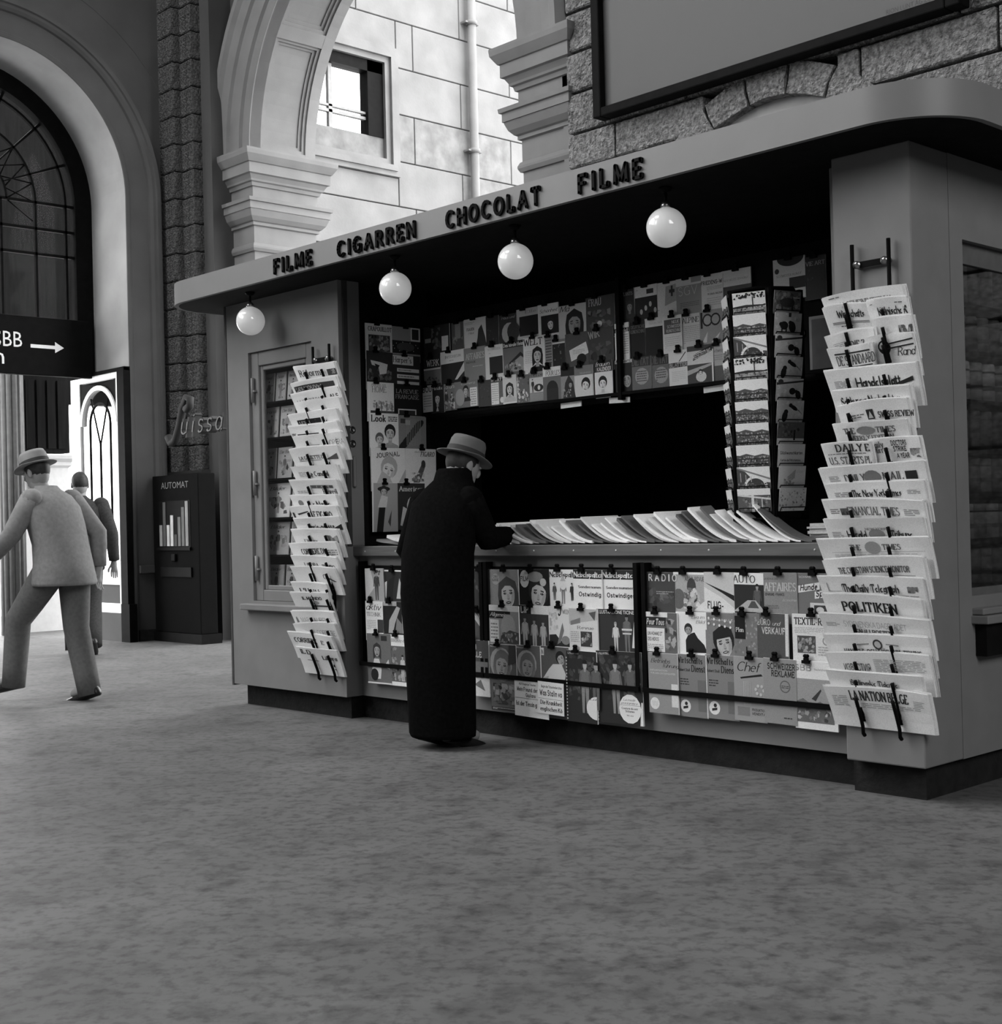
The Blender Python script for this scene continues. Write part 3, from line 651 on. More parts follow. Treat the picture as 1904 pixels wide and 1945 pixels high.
MB().tube([(0,0,0),(0,0,11)], .065, 14).build('pipe', STONEO, pp)
for z in (4.6,6.64,8.53,10.4): MB().lathe([(.066,z-.03),(.085,z-.03),(.085,z+.03),(.066,z+.03)], n=14).box(-.1,.02,-.13,.13,z-.012,z+.012).build('clamp', STONEO, pp)

# ------------------------------------------------------------------ the kiosk
KX0, KXB, KXP, KX1 = -7.865, -6.62, -3.19, -2.83     # left end, right end of the left booth, pillar, right end
YB, YC, YK = 4.93, 5.05, 7.20                         # booth front, counter front, back
ZB, ZS, ZT = .138, 2.63, 2.77
ki = empty('newspaper_kiosk', 'grey painted newspaper kiosk with curved canopy and dark opening', 'kiosk', (0,0,0))
mb = MB(); mb.box(KX0+.06, KXB-.05, YB+.07, YK, 0, ZB); mb.box(KXB-.06, KXP, YC+.045, YK, 0, ZB); mb.box(KXP-.01, KX1-.04, YB+.07, YK, 0, ZB)
mb.build('plinth', PLIN, ki)
# left booth: front wall around the show window
WX0, WX1, WZ0_, WZ1_ = -7.60, -6.90, .69, 2.295
mb = MB(); t = .05
mb.box(KX0, WX0, YB, YB+t, ZB, ZS); mb.box(WX1, KXB, YB, YB+t, ZB, ZS); mb.box(WX0, WX1, YB, YB+t, ZB, WZ0_); mb.box(WX0, WX1, YB, YB+t, WZ1_, ZS)
mb.box(KX0, KX0+t, YB+t, YK, ZB, ZS)
mb.box(KXB-t, KXB, YB+t, 5.09, ZB, ZS)
bo = mb.build('booth_wall', PAINT, ki)
MB().box(KX0-.008, KX0+.012, YB-.004, YB+.06, ZB-.01, ZS).build('corner_strip', mat('dark_corner_strip', .05), bo)
mb = MB(); f = .085
for a in ((WX0,WX0+f,WZ0_,WZ1_),(WX1-f,WX1,WZ0_,WZ1_),(WX0+f,WX1-f,WZ0_,WZ0_+.07),(WX0+f,WX1-f,WZ1_-.09,WZ1_)): mb.box(a[0], a[1], YB+.02, YB+.06, a[2], a[3])
for a in ((WX0+f,WX0+f+.03,WZ0_+.07,WZ1_-.09),(WX1-f-.03,WX1-f,WZ0_+.07,WZ1_-.09),(WX0+f+.03,WX1-f-.03,WZ0_+.07,WZ0_+.10),(WX0+f+.03,WX1-f-.03,WZ1_-.12,WZ1_-.09)): mb.box(a[0], a[1], YB+.035, YB+.06, a[2], a[3])
wf = mb.build('show_window', PAINT, ki); bevel(wf, .004, 1)
MB().box(WX0+f+.02, WX1-f-.02, YB+.045, YB+.049, WZ0_+.08, WZ1_-.1).build('pane', GLASS, wf)
for z in (.90, 1.45, 2.05): MB().tube([(WX0+.035,YB+.005,z-.08),(WX0+.035,YB+.005,z+.08)], .011, 8).box(WX0+.03,WX0+.065,YB+.0,YB+.02,z-.012,z+.0).build('hinge', PAINT, wf)
bevel(MB().box(WX0-.08, WX1+.04, YB-.055, YB+.01, .632, .672).build('window_sill', PAINT, ki), .006)
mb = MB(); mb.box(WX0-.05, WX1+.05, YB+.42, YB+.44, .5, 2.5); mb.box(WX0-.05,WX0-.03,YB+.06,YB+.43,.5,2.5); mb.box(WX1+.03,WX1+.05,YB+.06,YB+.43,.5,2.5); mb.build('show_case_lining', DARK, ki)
SHELF = [.72, .985, 1.225, 1.475, 1.74, 1.97, 2.20]
for z in SHELF[:-1]: MB().box(WX0-.03, WX1+.03, YB+.07, YB+.42, z-.012, z).build('shelf', BLACK, ki)
# door strip in the return between booth and counter
mb = MB(); mb.box(KXB-.004, KXB+.012, YB+.03, YB+.062, 1.04, ZS); mb.build('door_edge', mat('kiosk_door_seam', 0.041), ki)  # dark strip along the door seam
ds = MB().box(KXB-.02, KXB+.004, YB+.068, 5.085, 1.04, ZS).build('door_stile', PAINT, ki)
for z in (1.733, 1.650): MB().lathe([(.0,.0),(.022,.0),(.022,.006),(.012,.008),(.010,.003),(0,.003)], (KXB+.005,5.012,z), n=16, axis='x').build('keyhole', mat('dull_steel', .12, rough=.4, metal=1), ds)
bevel(MB().box(KXB+.004, KXB+.03, 5.002, 5.024, 1.39, 1.575).build('door_handle', FASC, ds), .008, 3)
# inner side panel, counter, ledge
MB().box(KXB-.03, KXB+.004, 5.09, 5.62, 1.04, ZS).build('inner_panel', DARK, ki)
MB().box(KXB, KXP+.01, YC, YC+.04, ZB, .975).build('counter_front', PAINT, ki)
lg = MB().box(KXB, KXP, 5.0, 5.62, .977, 1.035).build('counter_ledge', LEDGE, ki); bevel(lg, .004, 2)
for i in range(12): MB().lathe([(.0,-.003),(.004,-.002),(.005,0)], (-6.5+.285*i, 5.0, 1.005), n=8, axis='y').build('nail', mat('bright_nail', .7, rough=.3), lg)
# pillar and right side wall with its show window
SY0, SY1, SZ0, SZ1 = 5.335, 6.75, .80, 2.285
mb = MB(); mb.box(KXP, KX1, YB, YB+.3, ZB, ZS); mb.box(KXP-.09, KXP+.01, YC, YC+.25, 1.035, ZS)
bevel(mb.build('pillar', PAINT, ki), .006, 2)
mb = MB(); mb.box(KX1-.05, KX1, YB+.3, SY0, ZB, ZS); mb.box(KX1-.05, KX1, SY1, YK, ZB, ZS); mb.box(KX1-.05, KX1, SY0, SY1, ZB, SZ0); mb.box(KX1-.05, KX1, SY0, SY1, SZ1, ZS)
mb.build('side_wall', PAINT, ki)
mb = MB()
for a in ((SY0,SY0+.03,SZ0,SZ1),(SY1-.03,SY1,SZ0,SZ1),(SY0,SY1,SZ0,SZ0+.03),(SY0,SY1,SZ1-.09,SZ1)): mb.box(KX1-.05, KX1-.03, *a)
sw = mb.build('side_window', mat('side_window_frame', .10), ki)
MB().box(KX1-.046, KX1-.042, SY0+.03, SY1-.03, SZ0+.03, SZ1-.09).build('pane', GLASS, sw)
bevel(MB().box(KX1-.02, KX1+.075, SY0-.01, SY1+.05, .685, .72).box(KX1-.02,KX1+.05,SY0,SY1+.04,.722,.75).build('side_sill', PAINT, ki), .005)
MB().box(KX1-.02, KX1+.05, SY0+.02, SY1+.04, .55, .684).build('sill_bracket', DARK, ki)
SSH = [.84, 1.035, 1.235, 1.42, 1.63, 1.84, 2.04]
for z in SSH: MB().box(KX1-.36, KX1-.06, SY0-.05, SY1+.05, z-.02, z).build('shelf', BLACK, ki)
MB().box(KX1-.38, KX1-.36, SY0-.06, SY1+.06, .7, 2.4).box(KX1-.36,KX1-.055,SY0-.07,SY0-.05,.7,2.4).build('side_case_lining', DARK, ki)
# back wall, inner ceiling board, canopy roof with rounded corners
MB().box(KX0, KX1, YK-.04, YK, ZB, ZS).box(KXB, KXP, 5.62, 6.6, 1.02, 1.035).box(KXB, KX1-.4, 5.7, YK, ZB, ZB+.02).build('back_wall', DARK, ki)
def rrect(x0, x1, y0, y1, r_, n=14):
    p = []
    for cx, cy, a0 in ((x1-r_,y0+r_,-90),(x1-r_,y1-r_,0),(x0+r_,y1-r_,90),(x0+r_,y0+r_,180)):
        p += [(cx+r_*math.cos(R(a0+90*i/n)), cy+r_*math.sin(R(a0+90*i/n))) for i in range(n+1)]
    return p
RX0, RX1, RY0, RY1, RR = -8.19, -2.50, 4.60, 7.5, .34
mb = MB(); ring = rrect(RX0, RX1, RY0, RY1, RR); inner = rrect(RX0+.03, RX1-.03, RY0+.03, RY1-.03, RR-.03)
mb.rings([[(x,y,z) for x,y in q] for q, z in ((inner,ZS+.01),(inner,ZS),(ring,ZS),(ring,ZT),(inner,ZT+.004))])
for i, f_ in enumerate(mb.f): mb.sm[i] = len(f_) == 4
roof = mb.build('canopy', FASC, ki)
e_ = roof.modifiers.new('edges', 'EDGE_SPLIT'); e_.split_angle = R(40)
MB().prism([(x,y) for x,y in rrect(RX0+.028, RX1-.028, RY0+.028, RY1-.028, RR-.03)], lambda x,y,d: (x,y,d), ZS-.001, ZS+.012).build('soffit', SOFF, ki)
# raised letters on the fascia
def letters3d(s, x0, x1, zc, h, y, parent, m_, depth=.014):
    TR = .22; W = sum(glyph(ch,'bold')[0]+TR for ch in s) - .34 - TR; sx = (x1-x0-.012)/W; x = x0+.006
    for ch in s:
        adv, pl = glyph(ch,'bold'); key = ('L', ch, round(sx,3))
        if key not in _g:
            mb = MB()
            for p in pl:
                ar = sum(p[i][0]*p[(i+1)%len(p)][1]-p[(i+1)%len(p)][0]*p[i][1] for i in range(len(p)))
                q = p if ar > 0 else p[::-1]
                mb.prism([(a*sx, b*h) for a, b in q], lambda u, v, d: (u, d, v), 0, -depth)
            _g[key] = mb.mesh('letter', m_)
        link('letter', _g[key], parent, loc=(x, y, zc-h/2)); x += (adv+TR)*sx
for s, a, b in (('FILME',-6.78,-6.40),('CIGARREN',-6.155,-5.48),('CHOCOLAT',-5.235,-4.56),('FILME',-4.31,-3.925)):
    letters3d(s, a, b, 2.692, .078, 4.60, roof, BLACK)
# globe lamps under the canopy
for x, nm in ((-7.285,'leftmost opal globe lamp, hanging in front of the left booth'), (-5.85,'opal globe lamp hanging above the man in the dark coat'),
              (-4.90,'third opal globe lamp from the left under the canopy'), (-3.93,'rightmost opal globe lamp, hanging nearest the pillar')):
    l = empty('globe_lamp', nm, 'lamp', (x,4.75,2.45), 'globe lamps under the canopy')
    mb = MB(); mb.lathe([(max(.001,.089*math.sin(math.pi*i/20)), -.089*math.cos(math.pi*i/20)) for i in range(21)], n=32); mb.build('globe', OPAL, l)
    MB().tube([(0,0,.085),(0,0,.18)], .007, 8).build('stem', BLACK, l)
    MB().lathe([(.018,.085),(.024,.09),(.022,.105),(.012,.115),(.007,.118)], n=16).build('collar', CHROME, l)
    MB().lathe([(.03,.18),(.03,.172),(.02,.16),(.007,.155)], n=16).build('ceiling_rose', BLACK, l)
# display board inside the opening and its bars
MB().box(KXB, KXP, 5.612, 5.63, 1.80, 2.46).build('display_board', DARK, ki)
MB().box(KXB, KXP, 5.55, 5.565, 1.826, 1.842).build('rack_bar', BLACK, ki)
MB().box(-4.955, -4.93, 5.545, 5.61, 1.80, 2.46).build('rack_bar', BLACK, ki)
# front racks under the ledge: black bars that hold the magazines
for x0, x1 in ((-6.555,-5.49),(-5.455,-4.385),(-4.335,-3.20)):
    y = 5.0
    for xx in (x0, x1): MB().box(xx-.012,xx+.012,y-.004,y+.05,.33,.945).build('rack_post', BLACK, ki)
    MB().box(x0-.012,x1+.012,y-.012,y+.0,.327,.350).build('rack_bar', BLACK, ki)
    MB().box(x0-.012,x1+.012,y+.035,y+.05,.905,.92).build('rack_bar', BLACK, ki)

# ------------------------------------------------------------------ magazines
_clip = None
def clip_mesh():
    global _clip
    if _clip is None:
        mb = MB(); mb.box(-.018,.018,-.016,.004,-.010,.004); mb.box(-.010,.010,-.013,.0,.004,.014)
        for s_ in (-1, 1): mb.lathe([(.0005,-.004),(.0085,-.004),(.0085,.004),(.0005,.004)], (s_*.0055,-.006,.022), n=8, axis='y')
        _clip = mb.mesh('bulldog_clip', BLACK)
    return _clip
PANELS = {  # origin of the panel frame, rotation, how the rack is called
 'mid': ((0,5.03,0), 0, 'middle front rack'), 'right': ((0,5.03,0), 0, 'right front rack'), 'left': ((0,5.03,0), 0, 'left front rack'),
 'upper': ((0,5.605,0), 0, 'upper left rack'), 'upperr': ((0,5.605,0), 0, 'upper right rack'), 'inner': ((KXB+.006,0,0), R(90), 'inner side panel')}
ROWN = {1:'top row', 2:'middle row', 3:'bottom row'}; ROWI = {i: ORD[i-1]+' row' for i in range(1,7)}
_cnt = {}
def M(panel, row, look, rc, ops, extra=.05, clip=True, tilt=None, dy=0):
    """one magazine: rc = (left, top height, width, visible height) in the plane of its panel"""
    x, zt, w_, h_ = rc; (ox, oy, oz), rz, pn = PANELS[panel]
    last = row == (6 if panel == 'inner' else 3)
    e = 0 if last else extra
    k = _cnt[(panel,row)] = _cnt.get((panel,row), 0) + 1
    t = rnd.choice((.004,.005,.007))
    lift = .004 + .008*(row-1) + .0025*((k*5) % 3) + dy
    H2 = h_ + e
    mb = MB(); mb.box(0, w_, -t, 0, -H2, 0)
    rot = Euler((R(rnd.uniform(.3,1.2)), R(rnd.uniform(-.7,.7) if tilt is None else tilt), rz), 'XYZ')
    if rz: loc = (ox + lift + t, oy + x, zt)
    else: loc = (ox + x, oy - lift - t, zt)
    o = mb.build('magazine', PAPER, loc=loc, rot=rot)
    rn = ROWI[row] if panel == 'inner' else ROWN[row]
    lab = f'{look}, {ORD[k-1]} from left, {rn}, {pn}'
    tag(o, lab, 'magazine', 'magazines in the ' + pn)
    pr = Print(w_, h_, lambda u,v,d: (u, -t-d, v-h_)); 
    if panel[:5] in ('upper','inner'): pr.gain = 1.6 if panel[0] == 'u' else 1.25  # upper rack inks are drawn dark to mimic shade; gain lifts these prints
    if ops and ops[0][0] == 'bg': pr.rect(0, -e/h_, 1, 1, ops[0][1]); ops = ops[1:]
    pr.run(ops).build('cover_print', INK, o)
    if clip:
        cx = w_*rnd.uniform(.28,.55)
        c = link('bulldog_clip', clip_mesh(), loc=((loc[0]+.004, loc[1]+cx, zt-.001) if rz else (loc[0]+cx, loc[1]-.005, zt-.001)), rot=(0,0,rz))
        tag(c, f'black bulldog clip on {ORD[k-1]} magazine from left, {rn}, {pn}', 'clip', 'clips on the ' + pn)
    return o
W_, L_, G_, D_, K_ = .74, .48, .22, .06, .014
# middle front rack
M('mid',1,'film magazine with woman\'s face and round badge',(-5.425,0.905,0.216,0.182),[('bg',.30),('ell',.19,.72,.14,.14,.45),('text','CINÉ','bold',.1,.76,.07,.1,{'w':.18}),('text','SUISSE','bold',.07,.66,.07,.1,{'w':.24}),('face',.62,.28,.27,{'hair':.08,'skin':.6,'style':1,'tilt':5})])
M('mid',1,'dark film magazine with curly-haired woman',(-5.213,0.907,0.230,0.178),[('bg',K_),('ell',.2,.72,.15,.2,.6),('text','FILM','bold',.08,.66,.13,.04,{'w':.25}),('face',.64,.26,.27,{'hair':.03,'skin':.55,'tilt':-8}),('ell',.55,.78,.25,.12,.25),('ell',.8,.62,.1,.09,.5)])
M('mid',1,'satirical magazine with bearded gnome cartoon',(-4.987,0.908,0.191,0.174),[('bg',W_),('text','Nebelspalter','fraktur',.03,.78,.15,.05,{'w':1.1}),('figure',.52,0,.75,.18,.2,{'skin':.6,'hair':.5}),('ell',.52,.58,.13,.16,.7),('poly',[(.42,.66),(.62,.66),(.52,.85)],.45),('figure',.2,.1,.5,.1,.1),('figure',.85,.1,.5,.04,.04)])
M('mid',1,'white magazine with cut-off blackletter banner',(-4.804,0.910,0.194,0.170),[('bg',W_),('rect',0,.73,1,1,.03),('text','Nebelspalter','fraktur',.03,.78,.15,.75,{'w':1.02}),('text','Sondernumm','romanb',.18,.46,.07,.06,{'w':.8}),('text','Ostwindig','bold',.2,.22,.12,.03,{'w':.79})])
M('mid',1,'white magazine with complete blackletter banner',(-4.617,0.909,0.234,0.172),[('bg',W_),('rect',0,.73,1,1,.03),('text','Nebelspalter','fraktur',.03,.78,.15,.75,{'w':.92}),('text','Sondernummer:','romanb',.12,.46,.07,.06,{'w':.8}),('text','Ostwindiges','bold',.14,.22,.12,.03,{'w':.79})])
M('mid',2,'magazine with black script title and portrait',(-5.428,0.716,0.228,0.201),[('bg',.3),('rect',0,.85,1,1,W_),('rect',.0,.66,.72,.85,.02),('text','Allgemeine','script',.04,.71,.1,.8,{'w':.62}),('rect',.03,.02,.33,.62,.7),('lines',.06,.1,.3,.55,5,.25),('ell',.65,.42,.25,.32,.4),('poly',[(.35,0),(1,0),(1,.3),(.7,.36),(.4,.2)],.08),('speck',.36,.02,.95,.3,20,.03,.5)])
M('mid',2,'magazine with three people in aprons',(-5.204,0.721,0.218,0.202),[('bg',.05),('rect',.42,.78,1,1,W_),('rect',0,.78,.42,1,.02),('text','LIP','bold',.08,.81,.15,.8,{'w':.28}),('figure',.2,-.15,.85,.45,.45,{'skin':.3,'hair':.05}),('figure',.52,-.15,.8,.42,.42,{'skin':.3,'hair':.05}),('figure',.82,-.15,.76,.45,.45,{'skin':.35,'hair':.05})])
M('mid',2,'white magazine with large italic initial',(-4.987,0.721,0.161,0.204),[('bg',W_),('text','J','bold',.42,.78,.2,.03,{'w':.16,'slant':.2}),('text','WEEK','roman',.62,.82,.1,.15,{'w':.3}),('speck',.02,.4,.4,.85,22,.4,.65,{'sz':.1}),('poly',[(0,0),(1,0),(1,.2),(.5,.14),(.3,.3),(0,.28)],.03),('ell',.72,.16,.18,.14,.25),('poly',[(.35,.05),(.5,.4),(.6,.6),(.66,.4),(.5,.1)],.2)])
M('mid',2,'pale magazine with envelope and small photo',(-4.833,0.715,0.195,0.189),[('bg',.65),('poly',[(0,1),(1,1),(1,.72),(0,.58)],.45),('poly',[(.05,.66),(.4,.76),(.4,.62),(.05,.55)],.2),('text','Revue','roman',.3,.46,.08,.2,{'w':.6}),('rect',.4,0,.8,.4,.05),('speck',.42,.02,.78,.38,14,.05,.5),('lines',.05,.1,.35,.4,6,.35),('poly',[(.7,.9),(.95,.95),(.9,.7)],.1)])
M('mid',2,'illustrated magazine with couple on dark cover',(-4.652,0.716,0.276,0.185),[('bg',.04),('rect',.0,.86,1,1,.03),('text','ILLUSTRAZIONE TICINESE','sans',.02,.88,.09,.8,{'w':.95}),('poly',[(.82,.0),(1,0),(1,.9),(.9,.85)],.75),('figure',.45,-.1,.75,.6,.5,{'skin':.5,'hair':.3}),('figure',.72,-.1,.95,.15,.15,{'skin':.2,'hair':.02}),('rect',.6,.45,.84,.5,.6),('rect',.62,.35,.82,.39,.6)])
M('mid',3,'magazine with veiled woman, poster strip below',(-5.422,0.509,0.204,0.358),[('bg',.13),('text','Neue','bold',.03,.955,.02,.7,{'w':.3}),('rect',0,.02,1,.07,.05),('lines',.05,.03,.9,.06,2,.6),('ell',.42,.72,.42,.42,.38,{'rot':10}),('ell',.45,.66,.34,.38,.2),('face',.45,.68,.26,{'hair':.16,'skin':.36,'tilt':-6}),('speck',.1,.12,.9,.42,40,.02,.35,{'sz':.14}),('poly',[(.7,.7),(1,.75),(1,1),(.75,1)],.06)])
M('mid',3,'same veiled woman cover above white text sheet',(-5.218,0.512,0.176,0.346),[('bg',.13),('text','Neue','bold',.03,.955,.02,.7,{'w':.3}),('ell',.42,.72,.42,.42,.38,{'rot':10}),('ell',.45,.66,.34,.38,.2),('face',.45,.68,.26,{'hair':.16,'skin':.36,'tilt':-6}),('speck',.1,.12,.9,.42,40,.02,.35,{'sz':.14})])
M('mid',3,'grey magazine with woman in white pullover',(-5.046,0.516,0.204,0.344),[('bg',.10),('rect',.03,.86,.13,.97,.7),('text','IN','bold',.04,.88,.06,.05,{'w':.08}),('face',.72,.82,.13,{'hair':.02,'skin':.4,'tilt':25}),('poly',[(.1,.52),(.3,.66),(.45,.74),(.75,.75),(.9,.6),(.85,.5),(.9,.45),(.3,.45)],.62),('poly',[(.08,.52),(.3,.56),(.25,.48)],.4)])
M('mid',3,'dark fashion magazine showing half a round sticker',(-4.851,0.504,0.206,0.358),[('bg',.03),('text','L\'ILLUSTRÉ','bold',.06,.95,.025,.75,{'w':.36}),('speck',.08,.3,.98,.95,50,.02,.10,{'sz':.1}),('figure',.62,.14,.72,.16,.24,{'skin':.4}),('figure',.98,.2,.65,.12,.12,{'skin':.3}),('ell',1.0,.22,.34,.28,.7,{'a0':90,'a1':270}),('text','La','script',.78,.33,.035,.05,{'w':.2})]+[('rect',0,.03+.045*i,.035,.05+.045*i,.5) for i in range(20)])
M('mid',3,'dark fashion magazine with full round white sticker',(-4.655,0.511,0.296,0.354),[('bg',.03),('text','L\'ILLUSTRÉ','bold',.05,.95,.025,.75,{'w':.24}),('speck',.05,.3,.98,.95,60,.02,.10,{'sz':.08}),('figure',.42,.14,.72,.18,.26,{'skin':.4}),('figure',.75,.2,.66,.11,.11,{'skin':.35}),('ell',.72,.22,.24,.24,.74),('text','La mode','script',.58,.33,.03,.05,{'w':.26}),('text','printanière','script',.53,.285,.028,.05,{'w':.36}),('rect',.5,.268,.95,.272,.1),('text','Couture du soir','bold',.54,.215,.025,.05,{'w':.36}),('text','Stilistes','bold',.62,.175,.025,.05,{'w':.2}),('text','90 cts','sans',.64,.12,.02,.05,{'w':.15}),('poly',[(.93,0),(1,0),(1,.32),(.97,.32)],.72)]+[('rect',0,.03+.045*i,.025,.05+.045*i,.5) for i in range(20)])
# right front rack
M('right',1,'dark radio magazine with spaced white letters',(-4.327,0.901,0.178,0.182),[('bg',.06),('text','R A D I O','bold',.1,.78,.16,.75,{'w':1.0}),('speck',.05,.05,.95,.6,26,.03,.14,{'sz':.16}),('lines',.35,.42,.95,.52,2,.3)])
M('right',1,'aviation magazine with engine drawing',(-4.159,0.902,0.193,0.178),[('bg',.38),('text','AERO-REVUE','bold',.36,.78,.1,.1,{'w':.6}),('ell',.15,.3,.2,.25,.12),('ell',.55,.62,.14,.22,.06),('speck',.3,.05,.8,.6,34,.03,.7,{'sz':.1}),('poly',[(.6,0),(1,0),(1,.3),(.85,.2)],.7),('rect',0,.94,1,1,.75)])
M('right',1,'pale flight magazine with black wing',(-3.978,0.904,0.171,0.180),[('bg',.52),('poly',[(0,.75),(1,.42),(1,.28),(.6,.48)],.02),('poly',[(.0,.62),(.6,.36),(1,.1),(1,0),(0,.0)],.68),('text','FLUG-','bold',.12,.08,.17,.03,{'w':.55})])
M('right',1,'motoring magazine with serif title on white',(-3.821,0.903,0.176,0.174),[('bg',.03),('rect',0,.7,1,1,W_),('text','AUTO','roman',.06,.75,.18,.08,{'w':.72}),('figure',.8,-.1,.8,.1,.1,{'skin':.3}),('poly',[(.05,0),(.5,.3),(.75,.3),(.95,.1),(1,0)],.42),('poly',[(.5,.1),(.62,.28),(.72,.28),(.85,.1)],.08)])
M('right',1,'grey business magazine with white serif title',(-3.665,0.904,0.194,0.173),[('bg',.24),('text','LA REVUE DES','sans',.1,.82,.05,.04,{'w':.4}),('text','AFFAIRES','roman',.12,.54,.2,.55,{'w':.88}),('text','EPARGNE - FINANCE','bold',.14,.42,.06,.03,{'w':.52}),('text','économie','script',.6,.28,.07,.5,{'w':.38}),('lines',.12,.08,.5,.18,3,.12)])
M('right',1,'dog magazine with two slanted white title labels',(-3.487,0.904,0.199,0.171),[('bg',.17),('text','SCHWEIZER','sans',.12,.88,.05,.6,{'w':.5}),('poly',[(.1,.68),(.65,.78),(.65,.6),(.1,.5)],.72),('text','Hunde','bold',.16,.56,.14,.02,{'w':.45,'slant':.25,'rot':5}),('poly',[(.52,.54),(1,.62),(1,.44),(.52,.36)],.72),('text','Sport','bold',.56,.42,.14,.02,{'w':.42,'slant':.25,'rot':5}),('rect',.4,0,1,.26,.62),('rect',.5,0,1,.2,.05),('ell',.65,.08,.1,.07,.6)])
M('right',2,'magazine with slanted title and text box',(-4.324,0.712,0.191,0.187),[('bg',.12),('rect',0,.88,.7,1,.7),('rect',0,.66,.65,.88,.03),('text','Pour Tous','bold',.03,.69,.14,.78,{'w':.58,'slant':.15}),('rect',.02,0,.6,.6,.7),('text','UN HOMME ET','bold',.06,.42,.08,.1,{'w':.48}),('text','DES HEROS','bold',.06,.28,.08,.1,{'w':.36}),('lines',.05,.02,.55,.2,4,.3),('speck',.62,.05,.98,.85,24,.03,.4,{'sz':.12})])
M('right',2,'white magazine with seated woman in black',(-4.146,0.717,0.180,0.188),[('bg',.76),('text','Eva im','script',.52,.84,.08,.15,{'w':.42}),('text','Bild','script',.66,.72,.08,.15,{'w':.28}),('poly',[(.3,0),(1,0),(.9,.2),(.7,.36),(.6,.5),(.4,.45),(.3,.3)],.02),('face',.4,.55,.11,{'hair':.03,'skin':.35})])
M('right',2,'grey magazine with smiling woman in cap',(-3.972,0.720,0.171,0.187),[('bg',.2),('face',.62,.24,.29,{'hair':.02,'skin':.45,'style':2,'tilt':12}),('text','ANNABELLE','sans',.08,.8,.05,.6,{'w':.85})]+[('ell',.12+.18*i,.86-.02*i,.035,.035,.7) for i in range(5)]+[('ell',.12+.18*i,.73-.02*i,.035,.035,.7) for i in range(5)])
M('right',2,'patterned magazine with black title block',(-3.810,0.722,0.144,0.186),[('bg',.18),('speck',.02,.02,.98,.98,60,.12,.34,{'sz':.07}),('rect',.05,.38,.45,.93,.015),('text','Plan','roman',.1,.55,.1,.7,{'w':.3}),('rect',.46,.03,.5,.2,.02)])
M('right',2,'dark grey office magazine with white block capitals',(-3.680,0.726,0.165,0.185),[('bg',.085),('text','BÜRO','bold',.03,.72,.13,.62,{'w':.42}),('text','und','script',.5,.72,.09,.62,{'w':.24}),('text','VERKAUF','bold',.16,.52,.14,.62,{'w':.76}),('rect',.9,0,1.0,1,.62)])
M('right',2,'white textile trade magazine with factory photo',(-3.496,0.728,0.202,0.187),[('bg',.7),('text','TEXTIL-REVUE','romanb',.06,.76,.15,.03,{'w':1.1}),('lines',.06,.55,.98,.7,4,.4),('rect',.12,.1,.58,.5,.08),('speck',.14,.12,.56,.48,26,.02,.4,{'sz':.07}),('ell',.85,.4,.1,.1,.3),('ell',.85,.4,.07,.07,.65),('lines',.64,.05,.98,.28,4,.4)])
M('right',3,'grey management magazine with script title',(-4.309,0.519,0.178,0.284),[('bg',.27),('text','Betriebs','script',.1,.84,.07,.02,{'w':.66}),('text','führung','script',.5,.77,.06,.02,{'w':.55}),('text','INFORMATION','sans',.06,.7,.03,.55,{'w':.6}),('text','FÜR DEN UNTERNEHMER','sans',.08,.65,.03,.55,{'w':.85}),('rect',.78,.12,1,.5,.62),('ell',.2,.16,.16,.16,.68),('lines',.1,.12,.3,.2,5,.5)])
M('right',3,'grey economic magazine, jagged black title, round logo',(-4.141,0.522,0.177,0.291),[('bg',.2),('text','Wirtschafts','romanb',.02,.86,.09,.02,{'w':.86}),('text','Dienst','romanb',.5,.73,.1,.02,{'w':.46}),('text','Robert Stoll','bold',.05,.73,.04,.02,{'w':.4}),('lines',.1,.5,.4,.62,3,.05),('rect',.68,.1,.95,.6,.15),('ell',.26,.17,.17,.17,.7),('ell',.28,.21,.05,.05,.03),('poly',[(.18,.12),(.34,.14),(.34,.18),(.18,.16)],.03),('rect',.97,0,1,1,.65)])
M('right',3,'second grey economic magazine with jagged black title',(-3.974,0.527,0.185,0.292),[('bg',.2),('text','Wirtschafts','romanb',.02,.86,.09,.02,{'w':.86}),('text','Dienst','romanb',.5,.73,.1,.02,{'w':.46}),('text','Robert Stoll','bold',.05,.73,.04,.02,{'w':.4}),('lines',.1,.5,.4,.62,3,.05),('rect',.68,.1,.95,.6,.15),('ell',.26,.17,.17,.17,.7),('ell',.28,.21,.05,.05,.03),('poly',[(.18,.12),(.34,.14),(.34,.18),(.18,.16)],.03)])
M('right',3,'grey magazine with brushed script title and emblem',(-3.809,0.528,0.176,0.287),[('bg',.3),('text','Chef','script',.1,.78,.14,.02,{'w':.72}),('poly',[(.2,.68),(.85,.75),(.9,.72),(.22,.655)],.02),('text','PRODUKTION','bold',.55,.17,.035,.05,{'w':.42}),('text','VENDITA','bold',.55,.11,.035,.05,{'w':.42}),('rect',.1,.08,.48,.22,.2)]+[('rect',.3+.05*i,.25,.315+.05*i,.62,.45) for i in range(5)]+[('ell',.8+.12*math.cos(i),.5+.07*math.sin(i),.04,.04,.5) for i in range(6)])
M('right',3,'grey advertising magazine with condensed black capitals',(-3.645,0.530,0.172,0.286),[('bg',.27),('text','SCHWEIZER','bold',.14,.84,.085,.02,{'w':.86}),('text','REKLAME','bold',.26,.73,.085,.02,{'w':.72}),('ell',.66,.58,.16,.16,.12),('ell',.66,.58,.13,.13,.26),('lines',.55,.55,.77,.6,2,.05),('lines',.6,.08,.85,.12,1,.05)])
